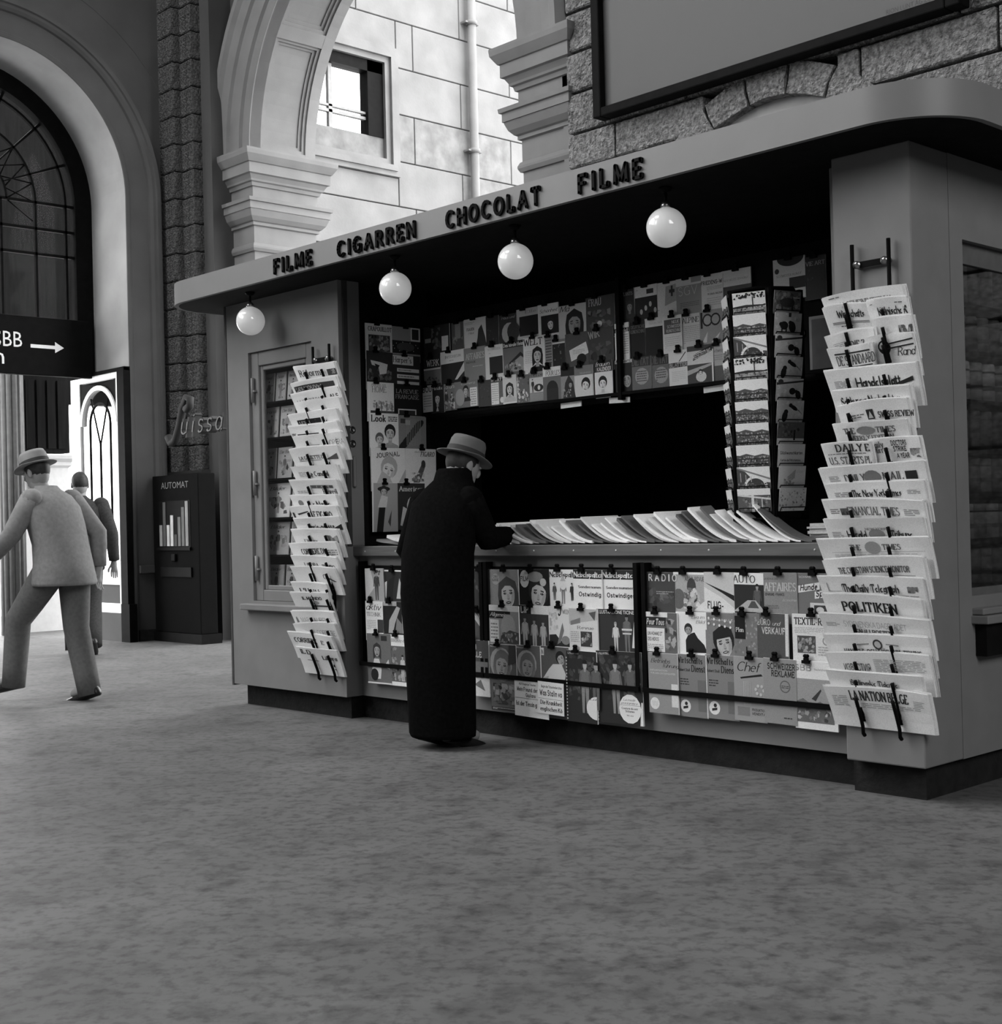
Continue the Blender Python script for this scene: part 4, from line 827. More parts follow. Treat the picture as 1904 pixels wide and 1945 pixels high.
M('right',3,'white railway magazine with mountain photo',(-3.485,0.528,0.214,0.293),[('bg',.76),('text','SBB','bold',.03,.86,.08,.5,{'w':.42}),('text','Nachrichtenblatt','sans',.48,.87,.03,.2,{'w':.4}),('rect',.04,.1,.92,.74,.33),('poly',[(.04,.1),(.92,.1),(.92,.3),(.6,.42),(.4,.36),(.2,.45),(.04,.4)],.15),('poly',[(.4,.45),(.62,.6),(.64,.58),(.5,.42)],.05),('speck',.06,.12,.9,.34,30,.06,.5,{'sz':.07})])
# left front rack
M('left',1,'magazine with woman and dark curly hair',(-6.518,0.903,0.176,0.186),[('bg',.35),('poly',[(0,0),(.5,.4),(.3,1),(0,1)],.6),('figure',.62,0,.9,.06,.06,{'skin':.3}),('speck',.5,.6,.9,.95,14,.02,.1)])
M('left',1,'dark magazine with embracing couple',(-6.362,0.895,0.210,0.183),[('bg',.03),('rect',0,.96,1,1,.8),('poly',[(.1,0),(.3,.7),(.55,.8),(.45,.3),(.4,0)],.02),('poly',[(.15,.1),(.2,.65),(.1,.6),(.05,.2)],.6),('poly',[(.6,.1),(.75,.75),(.85,.5),(.8,.1)],.5),('rect',.85,.2,1,.6,.3)])
M('left',2,'technical magazine with white brush-script title',(-6.515,0.711,0.166,0.183),[('bg',.7),('text','aktiv','script',.04,.72,.2,.02,{'w':.85}),('text','TECHNIK','roman',.08,.52,.12,.15,{'w':.8}),('rect',.68,0,1,.42,.05),('lines',.08,.08,.6,.4,6,.35)])
M('left',2,'dark magazine with bending figure',(-6.349,0.712,0.209,0.183),[('bg',.02),('rect',0,.86,.6,1,.35),('poly',[(.2,0),(.25,.4),(.6,.85),(.75,.8),(.5,.3),(.4,0)],.38),('poly',[(.5,0),(.6,.5),(.8,.3),(.8,0)],.2),('rect',.82,0,1,.6,.55)])
M('left',3,'magazine with smiling woman holding a ball',(-6.499,0.521,0.224,0.294),[('bg',.14),('rect',.6,.86,.85,.96,.03),('face',.42,.66,.13,{'hair':.04,'skin':.35,'style':1}),('poly',[(.2,.3),(.3,.5),(.5,.5),(.6,.3),(.55,.1),(.3,.1)],.6),('ell',.3,.18,.16,.16,.02),('poly',[(.7,.35),(.9,.5),(.95,.3)],.55),('rect',0,0,1,.03,.65)])
M('left',3,'magazine with garden photo in white border',(-6.295,0.522,0.179,0.295),[('bg',.72),('text','Illustré','roman',.15,.86,.06,.2,{'w':.7}),('rect',.08,.08,.92,.78,.12),('speck',.1,.1,.9,.76,40,.02,.35,{'sz':.1}),('figure',.7,.1,.5,.5,.5)])
M('left',1,'very dark magazine right of the man',(-5.590,0.904,0.161,0.194),[('bg',.05),('speck',.05,.05,.95,.95,20,.02,.16,{'sz':.14})])
M('left',2,'magazine with striped fan shapes',(-5.602,0.681,0.157,0.157),[('bg',.08)]+[('poly',[(1,.0),(.05+.12*i,.95),(.12+.12*i,.98),(1,.05)],.45) for i in range(6)])
M('left',3,'dark magazine with large pale capitals',(-5.606,0.522,0.170,0.302),[('bg',.07),('text','AN','bold',.12,.84,.08,.55,{'w':.34}),('text','ELLE','bold',.2,.7,.09,.55,{'w':.5}),('rect',.05,.42,.95,.62,.16),('rect',0,0,1,.33,.6),('poly',[(.3,.2),(.6,.3),(.8,.1)],.15)])
# inner side panel
M('inner',1,'white magazine with bold black title and crowd',(5.112,2.383,0.204,0.168),[('bg',.68),('text','CRAPOUILLOT','romanb',.1,.74,.15,.04,{'w':.9}),('rect',.1,0,.92,.6,.06),('speck',.12,.02,.9,.58,40,.02,.35,{'sz':.08})])
M('inner',1,'grey magazine behind dark starred cover',(5.307,2.381,0.236,0.164),[('bg',.3),('rect',.68,.5,1,1,.66),('rect',.72,.55,.95,.95,.03),('rect',0,0,1,.48,.02),('ell',.5,.25,.3,.12,.07)]+[('ell',.5+.42*math.cos(i*.6),.25+.18*math.sin(i*.6),.012,.012,.6) for i in range(10)])
M('inner',2,'dark magazine with bright animal photo',(5.111,2.216,0.204,0.187),[('bg',.03),('speck',.05,.05,.95,.5,24,.02,.15,{'sz':.1}),('poly',[(.15,.7),(.5,.66),(.8,.6),(.75,.3),(.5,.25),(.45,.5),(.2,.55)],.6),('poly',[(.3,.6),(.5,.55),(.4,.4)],.02)])
M('inner',2,'magazine with serif title over white bands',(5.310,2.207,0.228,0.180),[('bg',.03),('rect',0,.66,.75,.98,.66),('text','Harper\'s','roman',.06,.74,.18,.06,{'w':.65}),('rect',.18,.42,.95,.54,.62),('rect',.18,.2,.95,.33,.62),('rect',.18,.0,.95,.1,.62),('lines',.22,.44,.9,.52,1,.2),('lines',.22,.22,.9,.31,1,.2)])
M('inner',3,'white home magazine with bare winter trees',(5.105,2.026,0.203,0.190),[('bg',.66),('text','AMERICAN','roman',.15,.88,.07,.3,{'w':.55}),('text','HOME','roman',.18,.68,.18,.25,{'w':.55}),('speck',.2,.12,.98,.42,40,.2,.5,{'sz':.07}),('rect',.1,0,1,.09,.05)]+[('rect',.3+.2*i,.05,.33+.2*i,.35,.1) for i in range(4)])
M('inner',3,'black magazine with thin pale capitals',(5.308,2.024,0.223,0.186),[('bg',.012),('text','LA REVUE','roman',.1,.7,.13,.25,{'w':.8}),('text','FRANÇAISE','roman',.08,.52,.13,.25,{'w':.84}),('rect',.15,0,.8,.18,.5),('rect',.19,0,.76,.14,.03)])
M('inner',4,'white magazine with smiling mother and child',(5.107,1.837,0.224,0.212),[('bg',.66),('text','Look','romanb',.08,.76,.18,.03,{'w':.52}),('lines',.64,.76,.96,.92,3,.08,{'thick':.6}),('face',.7,.42,.16,{'hair':.02,'skin':.5,'body':.3}),('face',.33,.24,.12,{'hair':.1,'skin':.5,'body':.45})])
M('inner',4,'grey magazine with row of dark hats',(5.335,1.832,0.224,0.206),[('bg',.2),('rect',.08,.76,.25,.9,.05),('rect',.26,.72,.42,.86,.35)]+[('ell',.2+.13*i,.12+.15*i,.22,.1,.02,{'rot':35}) for i in range(5)]+[('rect',.3+.06*i,.1,.32+.06*i,.9,.26) for i in range(9)])
M('inner',5,'white magazine with arched title and drawn woman',(5.105,1.625,0.266,0.212),[('bg',.62),('text','JOURNAL','bold',.16,.72,.12,.08,{'w':.7,'rot':4}),('face',.5,.36,.2,{'hair':.35,'skin':.6,'tilt':-15}),('poly',[(.15,0),(.3,.35),(.5,.2),(.6,0)],.4),('poly',[(.78,0),(1,.4),(1,0)],.35)])
M('inner',5,'white magazine with rider drawing, italic title',(5.379,1.627,0.247,0.210),[('bg',.6),('text','album du','sans',.3,.88,.06,.15,{'w':.25}),('text','FIGARO','romanb',.5,.78,.13,.06,{'w':.46,'slant':.2}),('poly',[(.25,0),(.4,.3),(.55,.6),(.65,.5),(.5,.1),(.45,0)],.08),('ell',.58,.55,.07,.1,.04),('speck',.2,.02,.6,.3,16,.1,.5)])
M('inner',6,'magazine with lanky man in dark trousers',(5.109,1.413,0.195,0.295),[('bg',.3),('rect',0,0,.04,1,.7),('ell',.45,.88,.25,.08,.02),('face',.45,.82,.12,{'hair':.03,'skin':.4}),('poly',[(.2,.5),(.35,.75),(.6,.72),(.55,.5)],.5),('poly',[(.15,0),(.25,.5),(.5,.5),(.4,0)],.015),('poly',[(.6,.2),(.75,.45),(.7,.1)],.06)])
M('inner',6,'dark magazine with laughing blonde woman',(5.304,1.413,0.219,0.287),[('bg',.03),('text','American','romanb',.08,.83,.1,.5,{'w':.9}),('face',.62,.45,.24,{'hair':.45,'skin':.5,'tilt':-10}),('poly',[(.1,.1),(.2,.5),(.35,.45),(.3,.05)],.45)])
# upper display, left half
M('upper',1,'very dark fashion magazine with small white notes',(-6.604,2.392,0.245,0.163),[('bg',.02),('rect',.05,.38,.28,.54,.25),('rect',.7,.0,.95,.55,.45),('speck',.3,.1,.7,.9,18,.02,.12,{'sz':.1})])
M('upper',1,'narrow dark magazine with grey photo',(-6.348,2.388,0.112,0.167),[('bg',.06),('rect',.3,.4,.75,.95,.16),('speck',.1,.05,.9,.5,16,.03,.2,{'sz':.15})])
M('upper',1,'pale magazine with seated dark figure',(-6.236,2.394,0.198,0.178),[('bg',.42),('text','FRAUEN','romanb',.12,.6,.09,.05,{'w':.35}),('text','Haus','script',.2,.48,.08,.08,{'w':.25}),('poly',[(.5,0),(1,0),(.95,.3),(.8,.75),(.65,.6),(.6,.3)],.03),('lines',.05,.8,.5,.9,2,.25)])
M('upper',1,'almost black magazine beside pale one',(-6.033,2.387,0.110,0.172),[('bg',.025),('speck',.1,.1,.9,.9,8,.02,.06)])
M('upper',1,'dark magazine with large pale moon',(-5.918,2.379,0.148,0.164),[('bg',.03),('text','Haus und','script',.15,.84,.09,.3,{'w':.75}),('ell',.55,.32,.42,.42,.28),('ell',.8,.36,.36,.36,.03)])
M('upper',1,'white-bordered magazine with black picture',(-5.773,2.395,0.191,0.158),[('bg',.36),('rect',.12,0,.95,.72,.015),('text','Elle','roman',.4,.82,.1,.2,{'w':.5})])
M('upper',1,'white beauty magazine with script title and portrait',(-5.585,2.396,0.164,0.171),[('bg',.5),('text','Schönheit','script',.08,.72,.11,.03,{'w':.88}),('rect',.15,0,1,.62,.015),('face',.6,.3,.15,{'hair':.02,'skin':.5,'tilt':10})])
M('upper',1,'magazine with dark-haired woman looking down',(-5.421,2.368,0.211,0.159),[('bg',.34),('text','Ma','script',.05,.78,.2,.03,{'w':.35}),('face',.58,.3,.25,{'hair':.015,'skin':.2,'style':1})])
M('upper',1,'dark women\'s magazine with thin pale capitals',(-5.213,2.386,0.211,0.185),[('bg',.04),('text','FRAU','roman',.12,.74,.2,.3,{'w':.45}),('speck',.05,.05,.95,.6,26,.02,.12,{'sz':.12}),('ell',.48,.18,.09,.08,.35)])
M('upper',2,'dark architecture magazine with white capitals',(-6.607,2.200,0.161,0.167),[('bg',.02),('text','WERK','roman',.2,.66,.22,.5,{'w':.75}),('rect',0,.52,1,.58,.5),('rect',0,0,1,.52,.12),('speck',.2,.02,.9,.3,10,.02,.06)])
M('upper',2,'magazine with white head and black diagonal',(-6.449,2.218,0.230,0.181),[('bg',.02),('rect',0,.58,1,1,.5),('text','INTERIEUR','roman',.2,.76,.08,.2,{'w':.65}),('lines',.35,.64,.75,.7,1,.3),('poly',[(.55,0),(.95,.56),(1,.56),(1,.3),(.65,0)],.42)])
M('upper',2,'mid-grey business magazine, pale serif title',(-6.228,2.216,0.189,0.171),[('bg',.16),('text','AFFAIRES','roman',.1,.6,.2,.36,{'w':.9}),('text','REVUE','bold',.12,.46,.06,.04,{'w':.45}),('lines',.4,.3,.9,.36,1,.3)])
M('upper',2,'white magazine with black square picture',(-6.058,2.210,0.174,0.172),[('bg',.45),('text','SCHWEIZER','roman',.25,.83,.07,.25,{'w':.65}),('rect',.32,0,.98,.6,.02),('lines',.3,.7,.8,.76,1,.3)])
M('upper',2,'home magazine with chalet photo',(-5.883,2.215,0.182,0.178),[('bg',.1),('rect',0,.8,1,1,.02),('text','Das Ideale Heim','romanb',.02,.84,.11,.6,{'w':.95}),('poly',[(.25,.3),(.8,.62),(1,.45),(1,.38),(.8,.5),(.3,.25)],.02),('poly',[(.4,.0),(.4,.3),(.8,.48),(1,.36),(1,0)],.22),('speck',.05,.05,.95,.35,22,.02,.4,{'sz':.09})])
M('upper',2,'white magazine with serif title and woman\'s portrait',(-5.709,2.220,0.185,0.188),[('bg',.55),('text','WELT','roman',.04,.76,.2,.03,{'w':.85}),('face',.62,.42,.18,{'hair':.015,'skin':.4,'style':1,'body':.015}),('lines',.08,.2,.4,.6,7,.4)])
M('upper',2,'narrow grey magazine with headline column',(-5.532,2.212,0.059,0.180),[('bg',.2),('lines',.1,.1,.9,.9,9,.05,{'thick':.5})])
M('upper',2,'dark magazine under a white strip',(-5.482,2.183,0.108,0.152),[('bg',.02),('rect',0,.84,1,.9,.5),('rect',0,.9,1,1,.15),('speck',.2,.2,.8,.8,8,.02,.14)])
M('upper',2,'dark magazine with tilted white note',(-5.373,2.204,0.186,0.170),[('bg',.06),('poly',[(.15,.45),(.85,.66),(.95,.28),(.22,.08)],.5),('lines',.3,.3,.8,.45,3,.3),('ell',.65,.12,.2,.16,.015)])
M('upper',2,'very dark magazine with jagged pale title',(-5.195,2.206,0.187,0.182),[('bg',.045),('text','WIR','roman',.05,.72,.22,.25,{'w':.45,'rot':8}),('speck',.05,.05,.95,.6,20,.02,.09,{'sz':.14})])
M('upper',3,'white magazine with bold cut-off title',(-6.629,2.023,0.107,0.165),[('bg',.5),('rect',0,.74,1,1,.5),('text','BOU','bold',.15,.76,.2,.03,{'w':.85}),('lines',.2,.08,.9,.66,6,.25)])
M('upper',3,'dark magazine with praying woman',(-6.537,2.018,0.125,0.170),[('bg',.02),('text','Heute','fraktur',.1,.84,.12,.35,{'w':.85}),('face',.5,.5,.2,{'hair':.02,'skin':.4,'body':.02}),('poly',[(.4,.05),(.5,.25),(.6,.05)],.4)])
M('upper',3,'magazine with soldiers and curly title',(-6.436,2.018,0.133,0.165),[('bg',.12),('text','Corona','script',.05,.82,.16,.4,{'w':.95}),('figure',.3,.05,.7,.03,.03),('figure',.7,.0,.65,.03,.03),('speck',.05,.05,.95,.6,16,.02,.3,{'sz':.12}),('rect',.82,.05,.98,.3,.45)])
M('upper',3,'magazine with musician and white text column',(-6.308,2.019,0.210,0.160),[('bg',.14),('text','Camera','script',.3,.86,.1,.35,{'w':.6}),('rect',.68,.02,.98,.72,.5),('lines',.71,.06,.95,.68,7,.25),('face',.5,.62,.1,{'hair':.02,'skin':.35,'body':.03}),('ell',.25,.4,.2,.25,.25)])
M('upper',3,'plain dark magazine',(-6.102,2.010,0.116,0.157),[('bg',.045),('speck',.1,.1,.9,.9,10,.03,.07)])
M('upper',3,'sports magazine with white text column',(-5.991,2.015,0.118,0.165),[('bg',.1),('rect',0,.86,1,1,.02),('text','SPORT','bold',.05,.88,.09,.6,{'w':.8}),('rect',.04,.04,.6,.82,.55),('lines',.08,.08,.56,.78,9,.3),('ell',.82,.18,.15,.15,.5)])
M('upper',3,'magazine with woman in dark headscarf',(-5.881,2.018,0.116,0.167),[('bg',.42),('face',.5,.5,.22,{'hair':.02,'skin':.4,'style':1,'body':.35}),('rect',0,.92,.4,1,.55),('rect',0,0,1,.06,.5)])
M('upper',3,'magazine with mosaic of photos',(-5.769,2.010,0.109,0.162),[('bg',.1),('speck',.02,.02,.98,.98,50,.02,.5,{'sz':.12})])
M('upper',3,'magazine with drinking scene in dark',(-5.668,2.017,0.137,0.169),[('bg',.2),('text','DIE NEUE SCHAU','bold',.08,.84,.08,.04,{'w':.85}),('rect',.05,.3,.95,.8,.45),('figure',.25,.3,.45,.03,.03),('ell',.6,.45,.28,.16,.03),('ell',.62,.45,.08,.1,.5),('lines',.08,.04,.92,.26,5,.25)])
M('upper',3,'grey magazine with tall white title strip',(-5.547,2.032,0.142,0.188),[('bg',.12),('rect',0,.72,1,1,.6),('text','POUR LES','roman',.18,.75,.13,.05,{'w':.8}),('ell',.52,.35,.32,.32,.02),('rect',.2,0,.85,.35,.025)])
M('upper',3,'magazine with woman in patterned shawl',(-5.405,2.017,0.114,0.171),[('bg',.2),('rect',0,.72,1,1,.02),('poly',[(.15,0),(.3,.5),(.55,.75),(.85,.5),(1,0)],.03),('face',.66,.42,.12,{'hair':.02,'skin':.25}),('speck',.1,.02,.7,.3,20,.02,.4,{'sz':.07})])
M('upper',3,'pale magazine with short-haired woman looking down',(-5.298,2.016,0.140,0.175),[('bg',.46),('rect',0,.7,1,1,.14),('text','Modenblatt','script',.3,.74,.06,.3,{'w':.6}),('face',.6,.36,.2,{'hair':.015,'skin':.5,'tilt':-12})])
M('upper',3,'women\'s calendar with smiling short-haired woman',(-5.146,2.027,0.132,0.190),[('bg',.5),('rect',0,.68,1,1,.03),('text','frauen','script',.06,.85,.12,.6,{'w':.8}),('text','KALENDER','bold',.16,.71,.1,.6,{'w':.8}),('face',.45,.34,.2,{'hair':.015,'skin':.5,'body':.45})])
# upper display, right half
M('upperr',1,'dark magazine with man\'s portrait, thin title',(-4.985,2.392,0.132,0.173),[('bg',.025),('text','ATLANTIS','roman',.25,.82,.1,.22,{'w':.7}),('face',.75,.45,.15,{'hair':.03,'skin':.2,'body':.03})])
M('upperr',1,'white-headed magazine with pale ornaments on black',(-4.860,2.397,0.161,0.176),[('bg',.02),('rect',0,.66,1,1,.45),('rect',.55,.74,.85,.88,.03),('lines',.1,.85,.5,.92,1,.3)]+[('ell',.3+.2*i,.22+.1*(i%3),.06,.09,.3) for i in range(4)])
M('upperr',1,'pale magazine with dark cross emblem',(-4.709,2.396,0.153,0.157),[('bg',.42),('poly',[(.4,.2),(.98,.35),(.98,.9),(.45,.85)],.22),('rect',.68,.5,.76,.85,.03),('rect',.6,.62,.84,.73,.03),('lines',.05,.05,.6,.12,1,.25)])
M('upperr',1,'grey magazine with thin swash capitals',(-4.569,2.396,0.166,0.176),[('bg',.18),('rect',0,.84,.6,1,.42),('rect',0,.78,1,.84,.4),('text','SGV','hair',.1,.5,.25,.42,{'w':.8}),('lines',.15,.1,.9,.3,4,.1)])
M('upperr',1,'white magazine with bold black heading',(-4.400,2.392,0.137,0.181),[('bg',.42),('text','FRIEDENS-W','bold',.0,.72,.1,.02,{'w':1.0}),('text','ROMA MUSIK','bold',.3,.42,.05,.06,{'w':.7}),('lines',.25,.52,.98,.66,4,.25),('lines',.25,.05,.9,.35,5,.3)])
M('upperr',1,'magazine, white above, dark ring below',(-4.272,2.394,0.181,0.194),[('bg',.06),('rect',0,.58,1,1,.42),('text','GESCHICHTE DER KUNST','roman',.08,.72,.05,.2,{'w':.85}),('ell',.55,.1,.35,.35,.03),('ell',.55,.1,.28,.28,.1)])
M('upperr',1,'white art magazine with dark half disc',(-3.954,2.399,0.184,0.152),[('bg',.36),('ell',.55,1.0,.42,.22,.02,{'a0':180,'a1':360}),('ell',.12,.62,.07,.07,.03),('text','SCHWEIZER KUNST','roman',.1,.42,.07,.15,{'w':.8}),('rect',.5,0,1,.36,.025)])
M('upperr',1,'dark art magazine with spaced thin title',(-3.778,2.386,0.120,0.155),[('bg',.03),('text','VIE ART','roman',.1,.72,.12,.22,{'w':.9}),('speck',.1,.1,.9,.6,10,.02,.06)])
M('upperr',2,'white pamphlet with blackletter heading',(-4.992,2.215,0.102,0.193),[('bg',.5),('rect',0,.74,1,.86,.03),('text','Bündel','fraktur',.1,.75,.09,.5,{'w':.85}),('lines',.1,.05,.95,.7,10,.25)])
M('upperr',2,'black review with faint grey title',(-4.893,2.208,0.111,0.180),[('bg',.015),('text','DEUTSCHE','roman',.1,.82,.09,.12,{'w':.9}),('text','RUNDSCHAU','roman',.05,.68,.1,.14,{'w':.95})])
M('upperr',2,'black magazine with white title slip',(-4.785,2.218,0.141,0.197),[('bg',.015),('rect',0,.76,1,1,.42),('text','Monats Hefte','script',.2,.83,.07,.25,{'w':.7})])
M('upperr',2,'white review with dark title block',(-4.654,2.211,0.127,0.184),[('bg',.46),('rect',.08,.5,.95,.9,.07),('text','NEUE','roman',.5,.78,.08,.4,{'w':.4}),('text','SCHWEIZER','roman',.25,.66,.08,.4,{'w':.7}),('text','RUNDSCHAU','roman',.2,.54,.08,.4,{'w':.75}),('lines',.1,.08,.95,.42,6,.35)])
M('upperr',2,'pale alpine review with serif title',(-4.544,2.207,0.145,0.173),[('bg',.36),('text','ALPINES','roman',.12,.74,.15,.04,{'w':.9}),('lines',.15,.12,.92,.66,10,.22)])
M('upperr',2,'grey magazine with interlaced ring letters',(-4.413,2.211,0.147,0.182),[('bg',.2),('ell',.35,.72,.22,.22,.02),('ell',.35,.72,.16,.16,.25),('ell',.7,.72,.22,.22,.02),('ell',.7,.72,.16,.16,.22),('rect',.05,.5,.14,.95,.02),('poly',[(.1,.1),(.35,.4),(.3,.1)],.4),('poly',[(.5,.1),(.9,.35),(.7,.05)],.42)])
M('upperr',3,'magazine with dark dramatic portrait',(-4.990,2.015,0.124,0.173),[('bg',.02),('rect',0,.9,1,1,.4),('text','BERÜHMTE','bold',.05,.92,.06,.03,{'w':.9}),('face',.66,.36,.26,{'hair':.02,'skin':.25,'tilt':10}),('poly',[(.1,0),(.2,.5),(.4,.8),(.3,.4),(.2,0)],.5)])
M('upperr',3,'grey magazine with globe emblem',(-4.869,2.019,0.132,0.179),[('bg',.1),('rect',0,.72,1,1,.035),('text','DIE TAT','roman',.02,.76,.2,.1,{'w':.9}),('ell',.52,.42,.36,.34,.22),('lines',.25,.25,.78,.6,5,.06)])
M('upperr',3,'second grey magazine with globe emblem',(-4.740,2.016,0.129,0.183),[('bg',.1),('rect',0,.72,1,1,.035),('text','DIE TAT','roman',.02,.76,.2,.1,{'w':.9}),('ell',.52,.42,.36,.34,.22),('lines',.25,.25,.78,.6,5,.06)])
M('upperr',3,'white magazine with black band and slash',(-4.618,2.025,0.133,0.183),[('bg',.5),('rect',0,.52,1,.66,.05),('text','BLÄTTER','bold',.05,.54,.1,.3,{'w':.9}),('poly',[(.5,.68),(.85,.94),(.88,.92),(.55,.68)],.04),('lines',.15,.12,.85,.42,6,.4)])
M('upperr',3,'travel magazine with slanted banner and woman',(-4.491,2.036,0.170,0.191),[('bg',.05),('rect',0,.5,1,.86,.45),('poly',[(.22,.6),(.95,.82),(.95,.98),(.25,.76)],.02),('text','REISEZEITUNG','bold',.26,.64,.12,.5,{'w':.7,'rot':13}),('poly',[(0,.35),(.95,.5),(.95,.44),(0,.22)],.3),('ell',.52,.16,.2,.16,.45),('face',.5,.26,.07,{'hair':.03,'skin':.5}),('rect',.94,.0,1,.5,.5)])
M('upperr',3,'narrow pale magazine beside postcards',(-4.338,2.032,0.080,0.192),[('bg',.3),('text','Schweiz','roman',.2,.78,.09,.1,{'w':.75}),('lines',.2,.5,.9,.72,4,.2),('rect',0,0,1,.42,.08)])
# ------------------------------------------------------------------ newspapers in the two wall racks
def news_rack(name, label, xs, z0, z1):
    rk = empty(name, label, 'rack', ((xs[0]+xs[1])/2, YB, z0)); o_ = rk.location
    for x in xs:
        mb = MB(); mb.tube([(x-o_[0],-.03,0),(x-o_[0],-.03,z1-z0)], .0085, 8); mb.build('rail', BLACK, rk)
    for z in (z1-.085, z0+.04): 
        MB().box(xs[0]-o_[0],xs[1]-o_[0],-.028,-.018,z-z0-.012,z-z0+.012).build('crossbar', BLACK, rk)
        for x in xs: MB().lathe([(.0,-.038),(.016,-.036),(.016,-.0),(0,0)], (x-o_[0]+(.02 if x == xs[0] else -.02),0,z-z0), n=14, axis='y').build('fixing', CHROME, rk)
    return rk
NH, NV = .165, .088
def newspaper(x, zt, w_, ops, label, group, rackside, bow=.006, thick=.012, tilt=0, leaves=2, lean=.068, base=.022, tone=.82):
    r_ = random.Random(int(zt*1000)+int(abs(x)*100))
    nx, nz = 8, 4; ph = r_.uniform(-.5,.5); sag = r_.uniform(-.3,1)*.010
    def surf(u, v, d, w=None):
        w = w or w_
        b = bow*math.sin(math.pi*(u/w)+ph*.6) + .005*math.sin(7*u/w+ph*3)
        q = max(0, v/NH); ex = 1+.0*q
        return (u - w*.5 + .012*(1-q)*(u/w-.5)*-2, -(base + lean*(q**1.15)) - b*q - d, v - NH + sag*math.sin(math.pi*u/w+ph)*q)
    mb = MB()
    def slab(d0, d1, v1, u0, u1):
        rs = []
        F = [[surf(u0+(u1-u0)*i/nx, v1*j/nz, d0) for i in range(nx+1)] for j in range(nz+1)]
        B = [[surf(u0+(u1-u0)*i/nx, v1*j/nz, d1) for i in range(nx+1)] for j in range(nz+1)]
        vs = [p for r in F for p in r] + [p for r in B for p in r]; n = nx+1; o2 = n*(nz+1); fs = []
        for j in range(nz):
            for i in range(nx):
                a = j*n+i; fs.append((a,a+1,a+n+1,a+n)); fs.append((o2+a,o2+a+n,o2+a+n+1,o2+a+1))
            a = j*n; fs.append((a,a+n,o2+a+n,o2+a)); a = j*n+nx; fs.append((a,o2+a,o2+a+n,a+n))
        for i in range(nx):
            a = nz*n+i; fs.append((a,a+1,o2+a+1,o2+a)); fs.append((i,o2+i,o2+i+1,i+1))
        mb.add(vs, fs, ink=tone*r_.uniform(.92,1.05), smooth=False)
    slab(0, -.003, NH, 0, w_)
    for l in range(leaves+1):
        d = -.0035 - (thick-.0035)*l/(leaves+.01); slab(d, d-.0022, NH+r_.uniform(-.002,.007), r_.uniform(-.012,.006), w_+r_.uniform(-.006,.016))
    # folded back edge at the right: a rounded fold
    rs = []
    for j in range(nz+1):
        v = NH*.97*j/nz; c = surf(w_-.002, v, 0); rr = thick*.62
        rs.append([(c[0]+rr*.75*math.sin(R(a)), c[1]+rr-rr*math.cos(R(a)), c[2]) for a in (0,35,70,110,145,180)])
    vs = [p for r in rs for p in r]; mb.add(vs, [(j*6+i,j*6+i+1,(j+1)*6+i+1,(j+1)*6+i) for j in range(nz) for i in range(5)], ink=tone*.95, smooth=True)
    o = mb.build('newspaper', NEWS, loc=(x+w_/2, YB, zt), rot=(0,R(tilt),0)); tag(o, label, 'newspaper', group)
    pr = Print(w_, NV, lambda u,v,d: surf(u, NH-NV+v, d+.0012), nx=8); pr.run(ops).build('front_page_print', NEWS, o)
    return surf
def hooks(rk, xs, zt, base=.022, lean=.068):
    o_ = rk.location
    for x in xs:
        pts = []
        for v in (-.02, .01, .035, .06, .085, .11, .128):
            q = v/NH; pts.append((x-o_[0], -(base+lean*max(q,0)**1.15)-.019, zt-NH+v-o_[2]))
        mb = MB(); mb.tube([(x-o_[0],-.03,zt-NH-.03-o_[2])]+pts, .0082, 6); mb.build('hook', BLACK, rk)
